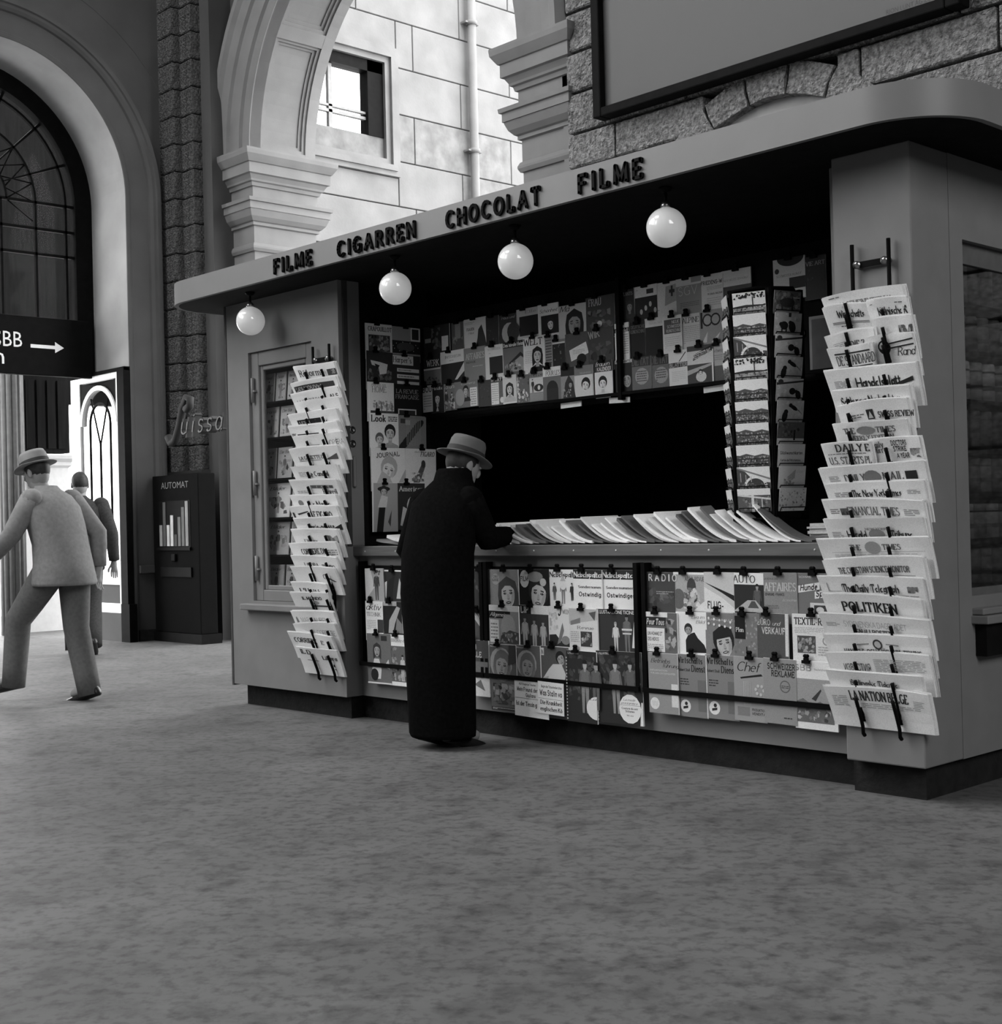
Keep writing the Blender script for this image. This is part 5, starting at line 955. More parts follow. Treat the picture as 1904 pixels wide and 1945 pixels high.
RIGHT_PAPERS = [
 (-3.189,2.044,0.365,'pale newspaper with faint tall masthead',[('text', 'ALLGEMEINE ZEITUNG', 'roman', 0.16, 0.3, 0.3, 0.2, {'w': 0.7}), ('lines', 0.08, 0.8, 0.3, 0.9, 1, 0.2)]),
 (-3.185,1.998,0.206,'newspaper with blackletter masthead, left of a pair',[('text', 'Wirtschafts', 'fraktur', 0.28, 0.42, 0.3, 0.03, {'w': 0.62}), ('rect', 0.12, 0.22, 0.98, 0.25, 0.2), ('rect', 0.12, 0.16, 0.98, 0.19, 0.2), ('lines', 0.3, 0.02, 0.8, 0.1, 1, 0.1)]),
 (-2.984,1.997,0.184,'newspaper with blackletter masthead, right of a pair',[('text', 'Kölnische R', 'fraktur', 0.28, 0.3, 0.32, 0.03, {'w': 0.7}), ('lines', 0.1, 0.78, 0.4, 0.84, 1, 0.2), ('lines', 0.7, 0.74, 0.95, 0.82, 1, 0.1)]),
 (-3.179,1.885,0.219,'newspaper with big grey capitals, left half',[('text', 'DIE ZEIT', 'romanb', 0.48, 0.25, 0.3, 0.12, {'w': 0.5}), ('lines', 0.12, 0.2, 0.4, 0.55, 5, 0.35), ('rect', 0.1, 0.58, 0.42, 0.6, 0.3)]),
 (-2.965,1.925,0.176,'white folded newspaper with dark photo corner',[('speck', 0.62, 0.1, 1, 0.6, 26, 0.02, 0.4, {'sz': 0.08}), ('lines', 0.1, 0.1, 0.5, 0.2, 1, 0.3)]),
 (-3.166,1.830,0.195,'newspaper with serif title between black rules',[('rect', 0.14, 0.68, 1, 0.74, 0.03), ('rect', 0.14, 0.06, 1, 0.11, 0.03), ('text', 'DE STANDAARD', 'roman', 0.16, 0.2, 0.4, 0.05, {'w': 0.95})]),
 (-2.991,1.855,0.205,'folded newspaper with oval emblem and brush title',[('ell', 0.32, 0.46, 0.13, 0.13, 0.02), ('ell', 0.32, 0.46, 0.1, 0.1, 0.5), ('poly', [(0.32, 0.6), (1, 0.78), (1, 0.72), (0.32, 0.53)], 0.03), ('poly', [(0.32, 0.42), (1, 0.55), (1, 0.49), (0.32, 0.35)], 0.03), ('text', 'Rand', 'script', 0.58, 0.06, 0.35, 0.03, {'w': 0.42})]),
 (-3.191,1.738,0.417,'newspaper with large blackletter title',[('text', 'Handelsblatt', 'fraktur', 0.32, 0.12, 0.42, 0.03, {'w': 0.5}), ('lines', 0.08, 0.1, 0.26, 0.5, 6, 0.35), ('poly', [(0.76, 0.2), (0.95, 0.45), (0.95, 0.25), (0.8, 0.1)], 0.03)]),
 (-3.161,1.654,0.353,'newspaper with long condensed blackletter title',[('text', 'Salzburger Nachrichten', 'fraktur', 0.1, 0.3, 0.36, 0.03, {'w': 0.78}), ('lines', 0.2, 0.1, 0.9, 0.18, 1, 0.4)]),
 (-3.138,1.597,0.319,'newspaper with small black triangle emblem',[('rect', 0.42, 0.2, 0.52, 0.62, 0.03), ('poly', [(0.435, 0.25), (0.505, 0.25), (0.47, 0.55)], 0.5), ('text', 'SWISS REVIEW', 'romanb', 0.58, 0.24, 0.24, 0.04, {'w': 0.5}), ('lines', 0.12, 0.3, 0.38, 0.5, 2, 0.15)]),
 (-3.160,1.522,0.334,'newspaper with crest and two-line serif title',[('text', 'THE', 'roman', 0.14, 0.5, 0.24, 0.06, {'w': 0.18}), ('ell', 0.46, 0.6, 0.13, 0.05, 0.25), ('text', 'TIMES', 'roman', 0.6, 0.5, 0.24, 0.06, {'w': 0.26}), ('text', 'WEEKLY EDITION', 'roman', 0.2, 0.18, 0.2, 0.1, {'w': 0.62}), ('rect', 0.1, 0.08, 0.95, 0.1, 0.3)]),
 (-3.208,1.440,0.226,'newspaper with large capital headline, left of a pair',[('text', 'DAILY E', 'romanb', 0.32, 0.6, 0.3, 0.05, {'w': 0.7}), ('text', 'U.S. STARTS PL', 'roman', 0.1, 0.05, 0.3, 0.06, {'w': 0.9}), ('lines', 0.1, 0.45, 0.9, 0.54, 1, 0.2)]),
 (-2.991,1.448,0.222,'newspaper with three-line black headline, right of a pair',[('text', 'Daily', 'roman', 0.0, 0.62, 0.24, 0.08, {'w': 0.28}), ('text', 'Mirror', 'roman', 0.03, 0.38, 0.24, 0.08, {'w': 0.34}), ('text', 'DOCTORS', 'bold', 0.42, 0.66, 0.2, 0.03, {'w': 0.3}), ('text', 'STRIKE', 'bold', 0.44, 0.4, 0.2, 0.03, {'w': 0.26}), ('text', 'A YEAR', 'bold', 0.48, 0.1, 0.2, 0.03, {'w': 0.26}), ('speck', 0.76, 0.1, 1, 0.5, 12, 0.1, 0.4)]),
 (-3.231,1.349,0.479,'newspaper with crest between two title words',[('text', 'DAILY', 'roman', 0.24, 0.24, 0.36, 0.1, {'w': 0.2}), ('ell', 0.5, 0.42, 0.08, 0.06, 0.2), ('text', 'MAIL', 'roman', 0.6, 0.24, 0.36, 0.1, {'w': 0.2}), ('rect', 0.81, 0.2, 0.92, 0.6, 0.03), ('lines', 0.08, 0.2, 0.2, 0.6, 6, 0.3), ('rect', 0.1, 0.08, 0.95, 0.1, 0.2)]),
 (-3.203,1.277,0.449,'newspaper with thin blackletter title',[('text', 'The New York Times', 'fraktur', 0.26, 0.34, 0.3, 0.04, {'w': 0.5}), ('lines', 0.08, 0.3, 0.22, 0.6, 4, 0.3), ('lines', 0.82, 0.4, 0.95, 0.6, 3, 0.3), ('lines', 0.08, 0.05, 0.95, 0.2, 2, 0.35)]),
 (-3.210,1.204,0.452,'newspaper with spaced grey capitals',[('text', 'FINANCIAL TIMES', 'roman', 0.24, 0.3, 0.34, 0.12, {'w': 0.52}), ('speck', 0.16, 0.3, 0.24, 0.6, 10, 0.02, 0.15, {'sz': 0.05}), ('lines', 0.05, 0.35, 0.15, 0.6, 3, 0.2), ('lines', 0.8, 0.3, 0.95, 0.6, 4, 0.25)]),
 (-3.213,1.135,0.450,'newspaper with blackletter words either side of emblem',[('text', 'Herald', 'fraktur', 0.22, 0.08, 0.34, 0.04, {'w': 0.2}), ('ell', 0.52, 0.25, 0.08, 0.05, 0.25), ('text', 'Tribune', 'fraktur', 0.66, 0.08, 0.34, 0.04, {'w': 0.22}), ('text', 'NEW YORK', 'roman', 0.42, 0.46, 0.1, 0.2, {'w': 0.22}), ('lines', 0.05, 0.1, 0.17, 0.4, 4, 0.35)]),
 (-3.243,1.055,0.505,'thick newspaper with royal crest in serif title',[('text', 'THE', 'roman', 0.28, 0.46, 0.24, 0.08, {'w': 0.1}), ('ell', 0.48, 0.56, 0.07, 0.05, 0.3), ('text', 'TIMES', 'roman', 0.57, 0.46, 0.24, 0.08, {'w': 0.17}), ('rect', 0.1, 0.36, 0.95, 0.375, 0.35), ('lines', 0.12, 0.05, 0.9, 0.28, 4, 0.48)]),
 (-3.225,0.973,0.456,'newspaper with long line of small serif capitals',[('text', 'THE CHRISTIAN SCIENCE MONITOR', 'romanb', 0.14, 0.32, 0.26, 0.1, {'w': 0.72}), ('rect', 0.1, 0.14, 0.9, 0.17, 0.35)]),
 (-3.248,0.898,0.477,'newspaper with wide blackletter title',[('text', 'The Daily Telegraph', 'fraktur', 0.22, 0.3, 0.34, 0.05, {'w': 0.54}), ('lines', 0.08, 0.02, 0.94, 0.2, 2, 0.35), ('rect', 0.07, 0.3, 0.2, 0.32, 0.3), ('rect', 0.07, 0.3, 0.08, 0.7, 0.3), ('speck', 0.84, 0.3, 0.94, 0.6, 8, 0.1, 0.3, {'sz': 0.04})]),
 (-3.230,0.820,0.452,'newspaper with one bold serif word',[('text', 'POLITIKEN', 'romanb', 0.2, 0.24, 0.4, 0.03, {'w': 0.56}), ('rect', 0.1, 0.1, 0.95, 0.12, 0.35)]),
 (-3.246,0.742,0.496,'newspaper with two lines of thin and bold capitals',[('text', 'SYDSVENSKA DAGBLADET', 'thin', 0.22, 0.42, 0.26, 0.15, {'w': 0.58}), ('text', 'SNÄLLPOSTEN', 'romanb', 0.32, 0.1, 0.22, 0.08, {'w': 0.34}), ('lines', 0.05, 0.4, 0.18, 0.6, 3, 0.35)]),
 (-3.223,0.665,0.469,'newspaper with round emblem above bold capitals',[('ell', 0.5, 0.55, 0.045, 0.045, 0.06), ('ell', 0.5, 0.55, 0.03, 0.03, 0.5), ('poly', [(0.3, 0.5), (0.42, 0.55), (0.42, 0.6), (0.3, 0.56)], 0.3), ('poly', [(0.7, 0.5), (0.58, 0.55), (0.58, 0.6), (0.7, 0.56)], 0.3), ('text', 'HANDELS-OCH SJÖFARTS-TIDNING', 'romanb', 0.16, 0.08, 0.24, 0.06, {'w': 0.76})]),
 (-3.220,0.592,0.464,'newspaper with bold Cyrillic title',[('text', 'ИЗВЕСТИЯ', 'bold', 0.14, 0.14, 0.32, 0.04, {'w': 0.28}), ('lines', 0.46, 0.1, 0.95, 0.7, 8, 0.4)]),
 (-3.222,0.517,0.431,'newspaper with black bar under blackletter title',[('text', 'Berlingske Tidende', 'fraktur', 0.25, 0.36, 0.26, 0.08, {'w': 0.5}), ('poly', [(0.08, 0.22), (0.5, 0.14), (0.5, 0.04), (0.08, 0.12)], 0.03), ('text', 'Det store', 'bold', 0.55, 0.1, 0.18, 0.12, {'w': 0.35})]),
 (-3.230,0.447,0.470,'lowest newspaper with bold serif title',[('text', 'LA NATION BELGE', 'romanb', 0.24, 0.42, 0.4, 0.03, {'w': 0.56}), ('lines', 0.05, 0.1, 0.2, 0.6, 6, 0.38), ('lines', 0.26, 0.05, 0.9, 0.3, 3, 0.42), ('lines', 0.84, 0.3, 0.95, 0.6, 4, 0.4)]),
]
LEFT_PAPERS = [
 (-6.974,2.131,0.424,'newspaper with tall thin serif title',[('text', 'Réforme', 'roman', 0.12, 0.3, 0.42, 0.08, {'w': 0.6}), ('rect', 0.78, 0.2, 1, 0.6, 0.06), ('text', 'TRIB', 'bold', 0.8, 0.3, 0.24, 0.5, {'w': 0.18})]),
 (-7.006,2.037,0.473,'newspaper with long dark title band',[('rect', 0.06, 0.35, 0.92, 0.75, 0.05), ('text', 'LES NOUVELLES', 'bold', 0.1, 0.44, 0.2, 0.4, {'w': 0.76})]),
 (-7.009,1.973,0.484,'newspaper with condensed capitals over a rule',[('text', 'LA VIE QUI PASSE', 'roman', 0.1, 0.25, 0.28, 0.12, {'w': 0.62}), ('rect', 0.12, 0.12, 0.62, 0.16, 0.1), ('text', 'ALS', 'romanb', 0.78, 0.3, 0.28, 0.06, {'w': 0.2})]),
 (-6.978,1.915,0.461,'newspaper with title almost hidden',[('text', 'LA VIE DES SPORTS', 'bold', 0.1, 0.06, 0.24, 0.06, {'w': 0.8})]),
 (-7.031,1.848,0.491,'newspaper with short black banner',[('rect', 0.14, 0.2, 0.62, 0.55, 0.02), ('text', 'LES ECHOS', 'roman', 0.18, 0.28, 0.16, 0.5, {'w': 0.4})]),
 (-7.040,1.776,0.507,'newspaper with black banner and curled corner',[('rect', 0.14, 0.1, 0.56, 0.42, 0.02), ('text', 'LES LETTRES', 'roman', 0.17, 0.17, 0.14, 0.5, {'w': 0.36}), ('speck', 0.02, 0.1, 0.12, 0.5, 8, 0.1, 0.4, {'sz': 0.05})]),
 (-6.997,1.713,0.493,'newspaper with round thin capitals',[('rect', 0.22, 0.05, 0.5, 0.32, 0.02), ('text', 'OPÉRA', 'thin', 0.7, 0.2, 0.34, 0.06, {'w': 0.32})]),
 (-7.034,1.634,0.496,'newspaper folded to a point at the right',[('text', 'LA GAZETTE DE', 'romanb', 0.16, 0.2, 0.22, 0.08, {'w': 0.55}), ('rect', 0.14, 0.1, 0.6, 0.13, 0.1), ('poly', [(0.68, 0.1), (0.95, 0.5), (0.95, 0.1)], 0.1)]),
 (-7.016,1.526,0.463,'newspaper with small heavy title',[('text', 'Le Canard', 'romanb', 0.34, 0.28, 0.3, 0.05, {'w': 0.45}), ('lines', 0.14, 0.25, 0.32, 0.6, 4, 0.35)]),
 (-7.031,1.438,0.475,'newspaper with grey strip over its title',[('rect', 0.42, 0.42, 0.9, 0.62, 0.1), ('text', 'LA FRANCE', 'bold', 0.44, 0.46, 0.12, 0.45, {'w': 0.4}), ('text', 'Réveil', 'roman', 0.66, 0.06, 0.3, 0.06, {'w': 0.3}), ('lines', 0.1, 0.1, 0.35, 0.3, 2, 0.3)]),
 (-7.041,1.350,0.470,'newspaper with short blackletter title',[('text', 'Le Monde', 'fraktur', 0.4, 0.22, 0.36, 0.04, {'w': 0.42}), ('ell', 0.2, 0.45, 0.06, 0.04, 0.2)]),
 (-7.038,1.280,0.475,'newspaper with medium serif capitals',[('text', 'LE FIGARO', 'romanb', 0.4, 0.2, 0.4, 0.05, {'w': 0.48}), ('poly', [(0.12, 0.5), (0.35, 0.65), (0.36, 0.58), (0.14, 0.4)], 0.05), ('rect', 0.02, 0.1, 0.06, 0.6, 0.05)]),
 (-7.007,1.213,0.473,'newspaper with bold lowercase title',[('text', 'Paris-presse', 'bold', 0.3, 0.2, 0.34, 0.03, {'w': 0.55}), ('poly', [(0.72, 0.1), (1, 0.5), (1, 0.1)], 0.03)]),
 (-7.044,1.141,0.476,'newspaper slumped over with bent front',[('text', "L'Aurore", 'romanb', 0.25, 0.05, 0.26, 0.05, {'w': 0.3}), ('speck', 0.72, 0.1, 0.98, 0.6, 20, 0.1, 0.4, {'sz': 0.06})]),
 (-7.070,1.062,0.488,'newspaper with medium bold capitals',[('text', 'CORRIERE DI', 'romanb', 0.24, 0.22, 0.34, 0.05, {'w': 0.5}), ('lines', 0.76, 0.1, 0.98, 0.5, 3, 0.2)]),
 (-7.045,0.980,0.471,'newspaper with two grey title words',[('text', 'LA ORA', 'roman', 0.26, 0.2, 0.3, 0.1, {'w': 0.3}), ('text', 'TEMPO', 'roman', 0.62, 0.12, 0.3, 0.1, {'w': 0.3})]),
 (-7.042,0.913,0.455,'white newspaper with torn corner',[('text', 'TU', 'roman', 0.36, 0.12, 0.4, 0.08, {'w': 0.12}), ('text', 'C', 'roman', 0.66, 0.2, 0.3, 0.08, {'w': 0.08}), ('poly', [(0.72, 0.4), (0.95, 0.05), (0.9, 0.02), (0.7, 0.3)], 0.1)]),
 (-7.046,0.818,0.371,'narrow newspaper with heavy lowercase title',[('text', "L'Unità", 'romanb', 0.2, 0.15, 0.42, 0.04, {'w': 0.55})]),
 (-7.060,0.760,0.398,'newspaper with small wide-spaced capitals',[('text', 'IL MONDO', 'romanb', 0.3, 0.5, 0.2, 0.04, {'w': 0.5}), ('ell', 0.58, 0.3, 0.1, 0.03, 0.3), ('rect', 0.45, 0.02, 1, 0.12, 0.05)]),
 (-7.064,0.647,0.446,'newspaper with thin uneven capitals',[('text', "MARC'AURELIO", 'thin', 0.2, 0.2, 0.34, 0.08, {'w': 0.7}), ('ell', 0.1, 0.3, 0.03, 0.06, 0.2)]),
 (-7.045,0.574,0.434,'newspaper with slanting thin capitals at right',[('text', 'CORRIERE', 'thin', 0.55, 0.15, 0.34, 0.08, {'w': 0.42})]),
 (-7.093,0.510,0.459,'newspaper with black serif capitals, second from bottom',[('text', 'CORRIERE', 'romanb', 0.1, 0.32, 0.3, 0.04, {'w': 0.5}), ('text', 'E', 'romanb', 0.7, 0.32, 0.26, 0.08, {'w': 0.08})]),
 (-7.017,0.427,0.422,'lowest newspaper, hanging crooked',[('text', 'IL D', 'romanb', 0.1, 0.55, 0.3, 0.04, {'w': 0.3}), ('text', 'Libera', 'romanb', 0.62, 0.25, 0.26, 0.04, {'w': 0.34}), ('rect', 0.2, 0.1, 0.5, 0.14, 0.1)]),
]

def fill_rack(papers, rk, xs, where, group):
    order = sorted(range(len(papers)), key=lambda i: -papers[i][1]); done = []
    for n_, i in enumerate(order):
        x, z, w_, look, ops = papers[i]
        pair = any(abs(z-q) < .03 for q in done)
        newspaper(x, z, w_, ops, f'{look}, {ORD[n_]} from top, {where}', group, None, bow=rnd.uniform(-.006,.012), thick=rnd.choice((.012,.016,.022)), tilt=rnd.uniform(-1.6,1.6), leaves=rnd.choice((2,3,4)), base=.022+(.012 if pair else 0))
        if not pair: hooks(rk, xs, z)
        done.append(z)
RXS, LXS = (-3.082,-2.915), (-6.842,-6.676)
fill_rack(RIGHT_PAPERS, news_rack('newspaper_rack', 'black wall rack of newspapers on the right pillar', RXS, .31, 2.25), RXS, 'right pillar rack', 'newspapers in the right pillar rack')
fill_rack(LEFT_PAPERS, news_rack('newspaper_rack', 'black wall rack of newspapers on the left booth', LXS, .30, 2.25), LXS, 'left booth rack', 'newspapers in the left booth rack')

# ------------------------------------------------------------------ revolving postcard stand on the ledge
PCX, PCY = -3.765, 5.225
ps = empty('postcard_stand', 'black revolving wire stand full of postcards on the ledge', 'postcard stand', (PCX,PCY,1.035))
MB().lathe([(.12,0),(.12,.012),(.02,.025),(.012,.03),(.012,1.17),(.0,1.17)], n=20).build('pole', BLACK, ps)
vdir = math.atan2(-PCY, -PCX)                      # towards where a customer stands
a_main = vdir - R(20)
ap = .150
for zc in (.10, 1.14): MB().lathe([(.01,zc),(.172,zc),(.172,zc+.012),(.01,zc+.012)], n=6).build('end_plate', BLACK, ps)
NR_ = 10; Z0, DZ = 1.175, .0982
views = []
def card_ops(kind, r_):
    ops = []
    if kind == 'view':
        hz = r_.uniform(.5,.72); ops = [('rect',0,0,1,1,.95), ('poly',[(0,0),(1,0),(1,hz-.05),(.8,hz+.03),(.55,hz-.04),(.3,hz+.06),(.1,hz-.02),(0,hz)],.10), ('speck',.02,.04,.98,hz-.06,120,.02,.55,{'sz':.04}), ('rect',0,hz-.2,1,hz-.15,.05)]
    elif kind == 'trees':
        ops = [('rect',0,0,1,1,.95), ('rect',0,0,1,.32,.35), ('speck',.02,.05,.98,.4,70,.02,.6,{'sz':.05}), ('speck',.02,.72,.98,.98,40,.01,.05,{'sz':.05}), ('rect',.6,.3,.63,.8,.04), ('poly',[(0,.4),(.4,.46),(.9,.42),(1,.45),(1,.38),(0,.33)],.04)]
    elif kind == 'bridge':
        ops = [('rect',0,0,1,1,.95), ('poly',[(0,0),(1,0),(1,.3),(.5,.4),(.25,.8),(0,.95)],.08), ('poly',[(0,.93),(1,.42),(1,.5),(0,1)],.25), ('ell',.55,.12,.36,.32,.85,{'a0':0,'a1':180}), ('ell',.55,.1,.29,.27,.06,{'a0':0,'a1':180}), ('speck',.02,.03,.98,.3,30,.02,.3,{'sz':.06})] + [('rect',.1+.16*i,.35,.12+.16*i,.75-.08*i,.5) for i in range(3)]
    elif kind == 'columns':
        ops = [('rect',0,0,1,1,.95), ('rect',0,0,1,.72,.12), ('speck',.02,.05,.98,.7,50,.02,.3), ('poly',[(0,.7),(1,.5),(1,.58),(0,.78)],.7), ('rect',.42,0,.5,.72,.75), ('rect',.72,.1,.76,.55,.5)]
    elif kind == 'bears':
        ops = [('rect',0,0,1,1,.32), ('speck',.02,.02,.98,.98,30,.22,.42,{'sz':.09}), ('ell',.36,.45,.15,.12,.012), ('ell',.24,.5,.07,.06,.012), ('rect',.26,.2,.31,.42,.012), ('rect',.42,.2,.47,.42,.012), ('ell',.66,.4,.13,.17,.012,{'rot':20}), ('ell',.58,.58,.07,.06,.012), ('rect',.5,.82,.6,1,.02)]
    elif kind == 'bear':
        ops = [('rect',0,0,1,1,.38), ('speck',.02,.02,.98,.98,30,.3,.48,{'sz':.09}), ('ell',.3,.3,.1,.17,.012,{'rot':-15}), ('ell',.34,.5,.08,.07,.012), ('ell',.62,.68,.16,.06,.012,{'rot':-25}), ('ell',.5,.78,.07,.06,.012), ('poly',[(.72,.62),(.8,.6),(.95,.4),(.94,.4)],.1)]
    elif kind == 'cubs':
        ops = [('rect',0,0,1,1,.40), ('speck',.02,.02,.98,.7,20,.3,.5,{'sz':.09}), ('poly',[(0,.7),(1,.86),(1,.94),(.1,.8),(0,.82)],.03), ('ell',.15,.85,.1,.07,.03), ('ell',.6,.45,.12,.1,.012), ('ell',.82,.3,.1,.13,.012,{'rot':25}), ('ell',.74,.44,.06,.05,.012)]
    elif kind == 'cow':
        ops = [('rect',0,0,1,1,.08), ('speck',.02,.02,.98,.98,60,.02,.22,{'sz':.09}), ('ell',.5,.5,.28,.14,.03), ('rect',.28,.2,.34,.5,.03), ('rect',.66,.2,.72,.5,.03), ('rect',.05,.05,.95,.18,.3), ('rect',.7,.7,.95,.75,.3)]
    elif kind == 'winter':
        ops = [('rect',0,0,1,1,.07), ('rect',0,0,1,.3,.6), ('speck',.02,.35,.98,.95,30,.03,.12), ('rect',.6,.22,.66,.55,.012), ('ell',.63,.6,.04,.05,.02)]
    elif kind == 'titles':
        ops = [('rect',0,0,1,1,.55), ('text','Glückwunschkarten','bold',.08,.56,.12,.02,{'w':.84}), ('text','Cartes de Félicitations','bold',.1,.26,.09,.02,{'w':.76})]
    elif kind == 'blossom':
        ops = [('rect',0,0,1,1,.85), ('speck',.2,.15,.6,.5,22,.05,.4,{'sz':.08}), ('poly',[(.3,.5),(.62,.85),(.6,.45)],.3), ('lines',.65,.7,.9,.8,2,.4)]
    else:
        ops = [('rect',0,0,1,1,.45), ('speck',.02,.02,.98,.98,80,.1,.7,{'sz':.05})]
    return ops
MAINK = ['trees','view','bridge','trees','view','view','view','view','bridge','columns']
RIGHTK = ['cow','bears','cubs','bear','cubs','bear','winter','titles','blossom','maze']
KL = {'trees':'lake view framed by tree branches','view':'town panorama under a white sky','bridge':'arched bridge over a gorge','columns':'tall bridge pillars','bears':'two dark bears on pale ground','bear':'one dark bear beside a log','cubs':'two bear cubs below a beam','cow':'dark cattle scene','winter':'lone skier on a white slope','titles':'two lines of bold black writing','blossom':'small blossom drawing on white','maze':'fine grey speckled pattern'}
for col, (da, kinds, cn) in enumerate(((0, MAINK, 'broad middle column'), (60, RIGHTK, 'right column'), (-60, ['view']*10, 'narrow left column'))):
    ang = a_main + R(da); nx_, ny_ = math.cos(ang), math.sin(ang)
    rz = ang + R(90)                                # local -y looks outward
    for s_ in (-1, 1):
        px, py = nx_*ap - ny_*s_*.088, ny_*ap + nx_*s_*.088
        MB().box(-.012,.012,-.014,.01,.10,1.14).build('upright', BLACK, ps, loc=(px,py,0), rot=(0,0,rz))
    for i in range(NR_):
        z = Z0 + DZ*(NR_-1-i); wC, hC = (.155,.104)
        r_ = random.Random(col*50+i)
        mb = MB(); mb.box(-wC/2, wC/2, -.002, 0, 0, hC)
        o = mb.build('postcard', PAPER, loc=(PCX+nx_*(ap+.004), PCY+ny_*(ap+.004), z), rot=Euler((R(-9),0,rz),'XYZ'))
        o.location = (PCX+nx_*(ap+.012), PCY+ny_*(ap+.012), z); o.rotation_euler = Euler((R(-8)*-1,0,rz),'XYZ')
        tag(o, f'postcard of {KL[kinds[i]]}, {ORD[i]} from top in the {cn}', 'postcard', 'postcards on the revolving stand')
        pr = Print(wC, hC, lambda u,v,d: (u-wC/2, -.002-d, v)); pr.gain = 1.7 if col == 1 else 1.0; pr.run(card_ops(kinds[i], r_)).build('picture', CARD, o)  # right column prints brightened to make up for weaker light
        mb = MB(); mb.tube([(-.07,-.012,.004),(-.07,-.02,.02),(.07,-.02,.02),(.07,-.012,.004)], .0025, 5, smooth=True)
        q = mb.build('wire_pocket', BLACK, ps, loc=(nx_*(ap+.006), ny_*(ap+.006), z-1.035-.004), rot=(0,0,rz))
# ------------------------------------------------------------------ papers lying on the ledge
def bent_slab(name, x_r, w_, dep, z0, th, rise, y0, m_, label, group, tone):
    """a magazine lying on the ledge whose left part climbs over its neighbour"""
    n = 10; mb = MB(); r_ = random.Random(int(x_r*977)); sw_ = r_.uniform(-.015,.02)
    rs = []
    for i in range(n+1):
        s = i/n; x = x_r - w_*s; z = z0 + rise*(s**1.6) + .004*math.sin(5*s+x_r)
        rs.append([(x,y0+sw_*s,z),(x,y0+dep,z+.004),(x,y0+dep,z+th+.004),(x+th*.25*s,y0+sw_*s,z+th)])
    mb.rings(rs, ink=tone)
    o = mb.build(name, INK); return tag(o, label, 'magazine', group)
n_f = 36
for i in range(n_f):
    x_r = -5.33 + i*.055 + rnd.uniform(-.012,.012); big = i/n_f
    bent_slab('magazine', x_r, rnd.uniform(.20,.24)+.06*big, .27 if x_r < -4.0 else .085, 1.037, rnd.uniform(.007,.014), rnd.uniform(.075,.115)+.06*big*big, 5.015+rnd.uniform(0,.02), PAPER,
        f'fanned magazine lying on the ledge, {ORD[i]} from the man in the dark coat', 'magazines fanned along the ledge', rnd.choice((.8,.8,.6,.8,.12)))
for i, (x, y) in enumerate(((-6.36,5.06),(-6.20,5.04),(-6.05,5.07))):
    bent_slab('magazine', x+.12, .25, .25, 1.037, .012+.004*i, .03+.02*i, y, PAPER, f'loose magazine on the ledge left of the man, {ORD[i]} from the booth', 'loose magazines on the ledge beside the booth', (.3,.7,.75)[i])
# flat piles and boxes further back on the ledge
def pile(x, y, w_, d_, n, label, z0=1.037):
    z = z0
    for i in range(n):
        t = rnd.uniform(.008,.016); dx, dy = rnd.uniform(-.012,.012), rnd.uniform(-.012,.012)
        mb = MB(); mb.box(-w_/2,w_/2,-d_/2,d_/2,0,t, ink=rnd.choice((.7,.6,.35,.2)))
        o = mb.build('magazine', INK, loc=(x+dx,y+dy,z), rot=(0,0,R(rnd.uniform(-4,4)))); z += t+.0008
        tag(o, f'magazine in the {label}, {ORD[i]} from bottom', 'magazine', f'magazines of the {label}')
    return z
pile(-4.95, 5.42, .24, .30, 6, 'pile behind fanned magazines left of white box')
pile(-4.62, 5.42, .22, .28, 5, 'pile beside the white cigar box')
zt_ = pile(-4.30, 5.43, .26, .28, 5, 'pile under the white cigar box')
pile(-3.42, 5.30, .18, .25, 7, 'pile between postcard stand and pillar')
cb = empty('cigar_box', 'white cigar box with printed front on the ledge', 'box', (-4.30,5.36,zt_))
bevel(MB().box(-.11,.11,-.05,.05,0,.052).build('body', WHITE, cb), .002)
pr = Print(.22,.052, lambda u,v,d: (u-.11,-.05-d,v)); pr.text('Gut gelagerte Stumpen','bold',.12,.55,.17,.03,w=.76); pr.text('zu 40 ct','sans',.34,.18,.16,.05,w=.3); pr.mb.build('lettering', INK, cb)
for i, x in enumerate((-4.44,-4.40)):
    cc = empty('cigarette_pack', f'small striped pack behind the cigar box, {ORD[i]} from left', 'pack', (x,5.44,zt_))
    MB().box(-.015,.015,-.03,.03,0,.065).build('body', WHITE, cc); MB().box(-.0155,.0155,-.0305,.0305,.02,.03).build('stripe', BLACK, cc)
wg = MB(); wg.rings([[(-5.28,5.46,1.13),(-5.28,5.60,1.13),(-5.28,5.60,1.15),(-5.28,5.46,1.14)],[(-5.05,5.46,1.13),(-5.05,5.60,1.13),(-5.05,5.60,1.17),(-5.05,5.46,1.17)]], ink=.65)
tag(wg.build('paper_tray', INK), 'slanted pale card tray behind the fanned magazines', 'tray')
MB().box(-5.3,-5.0,5.44,5.62,1.035,1.129).build('tray_stand', DARK, ki)
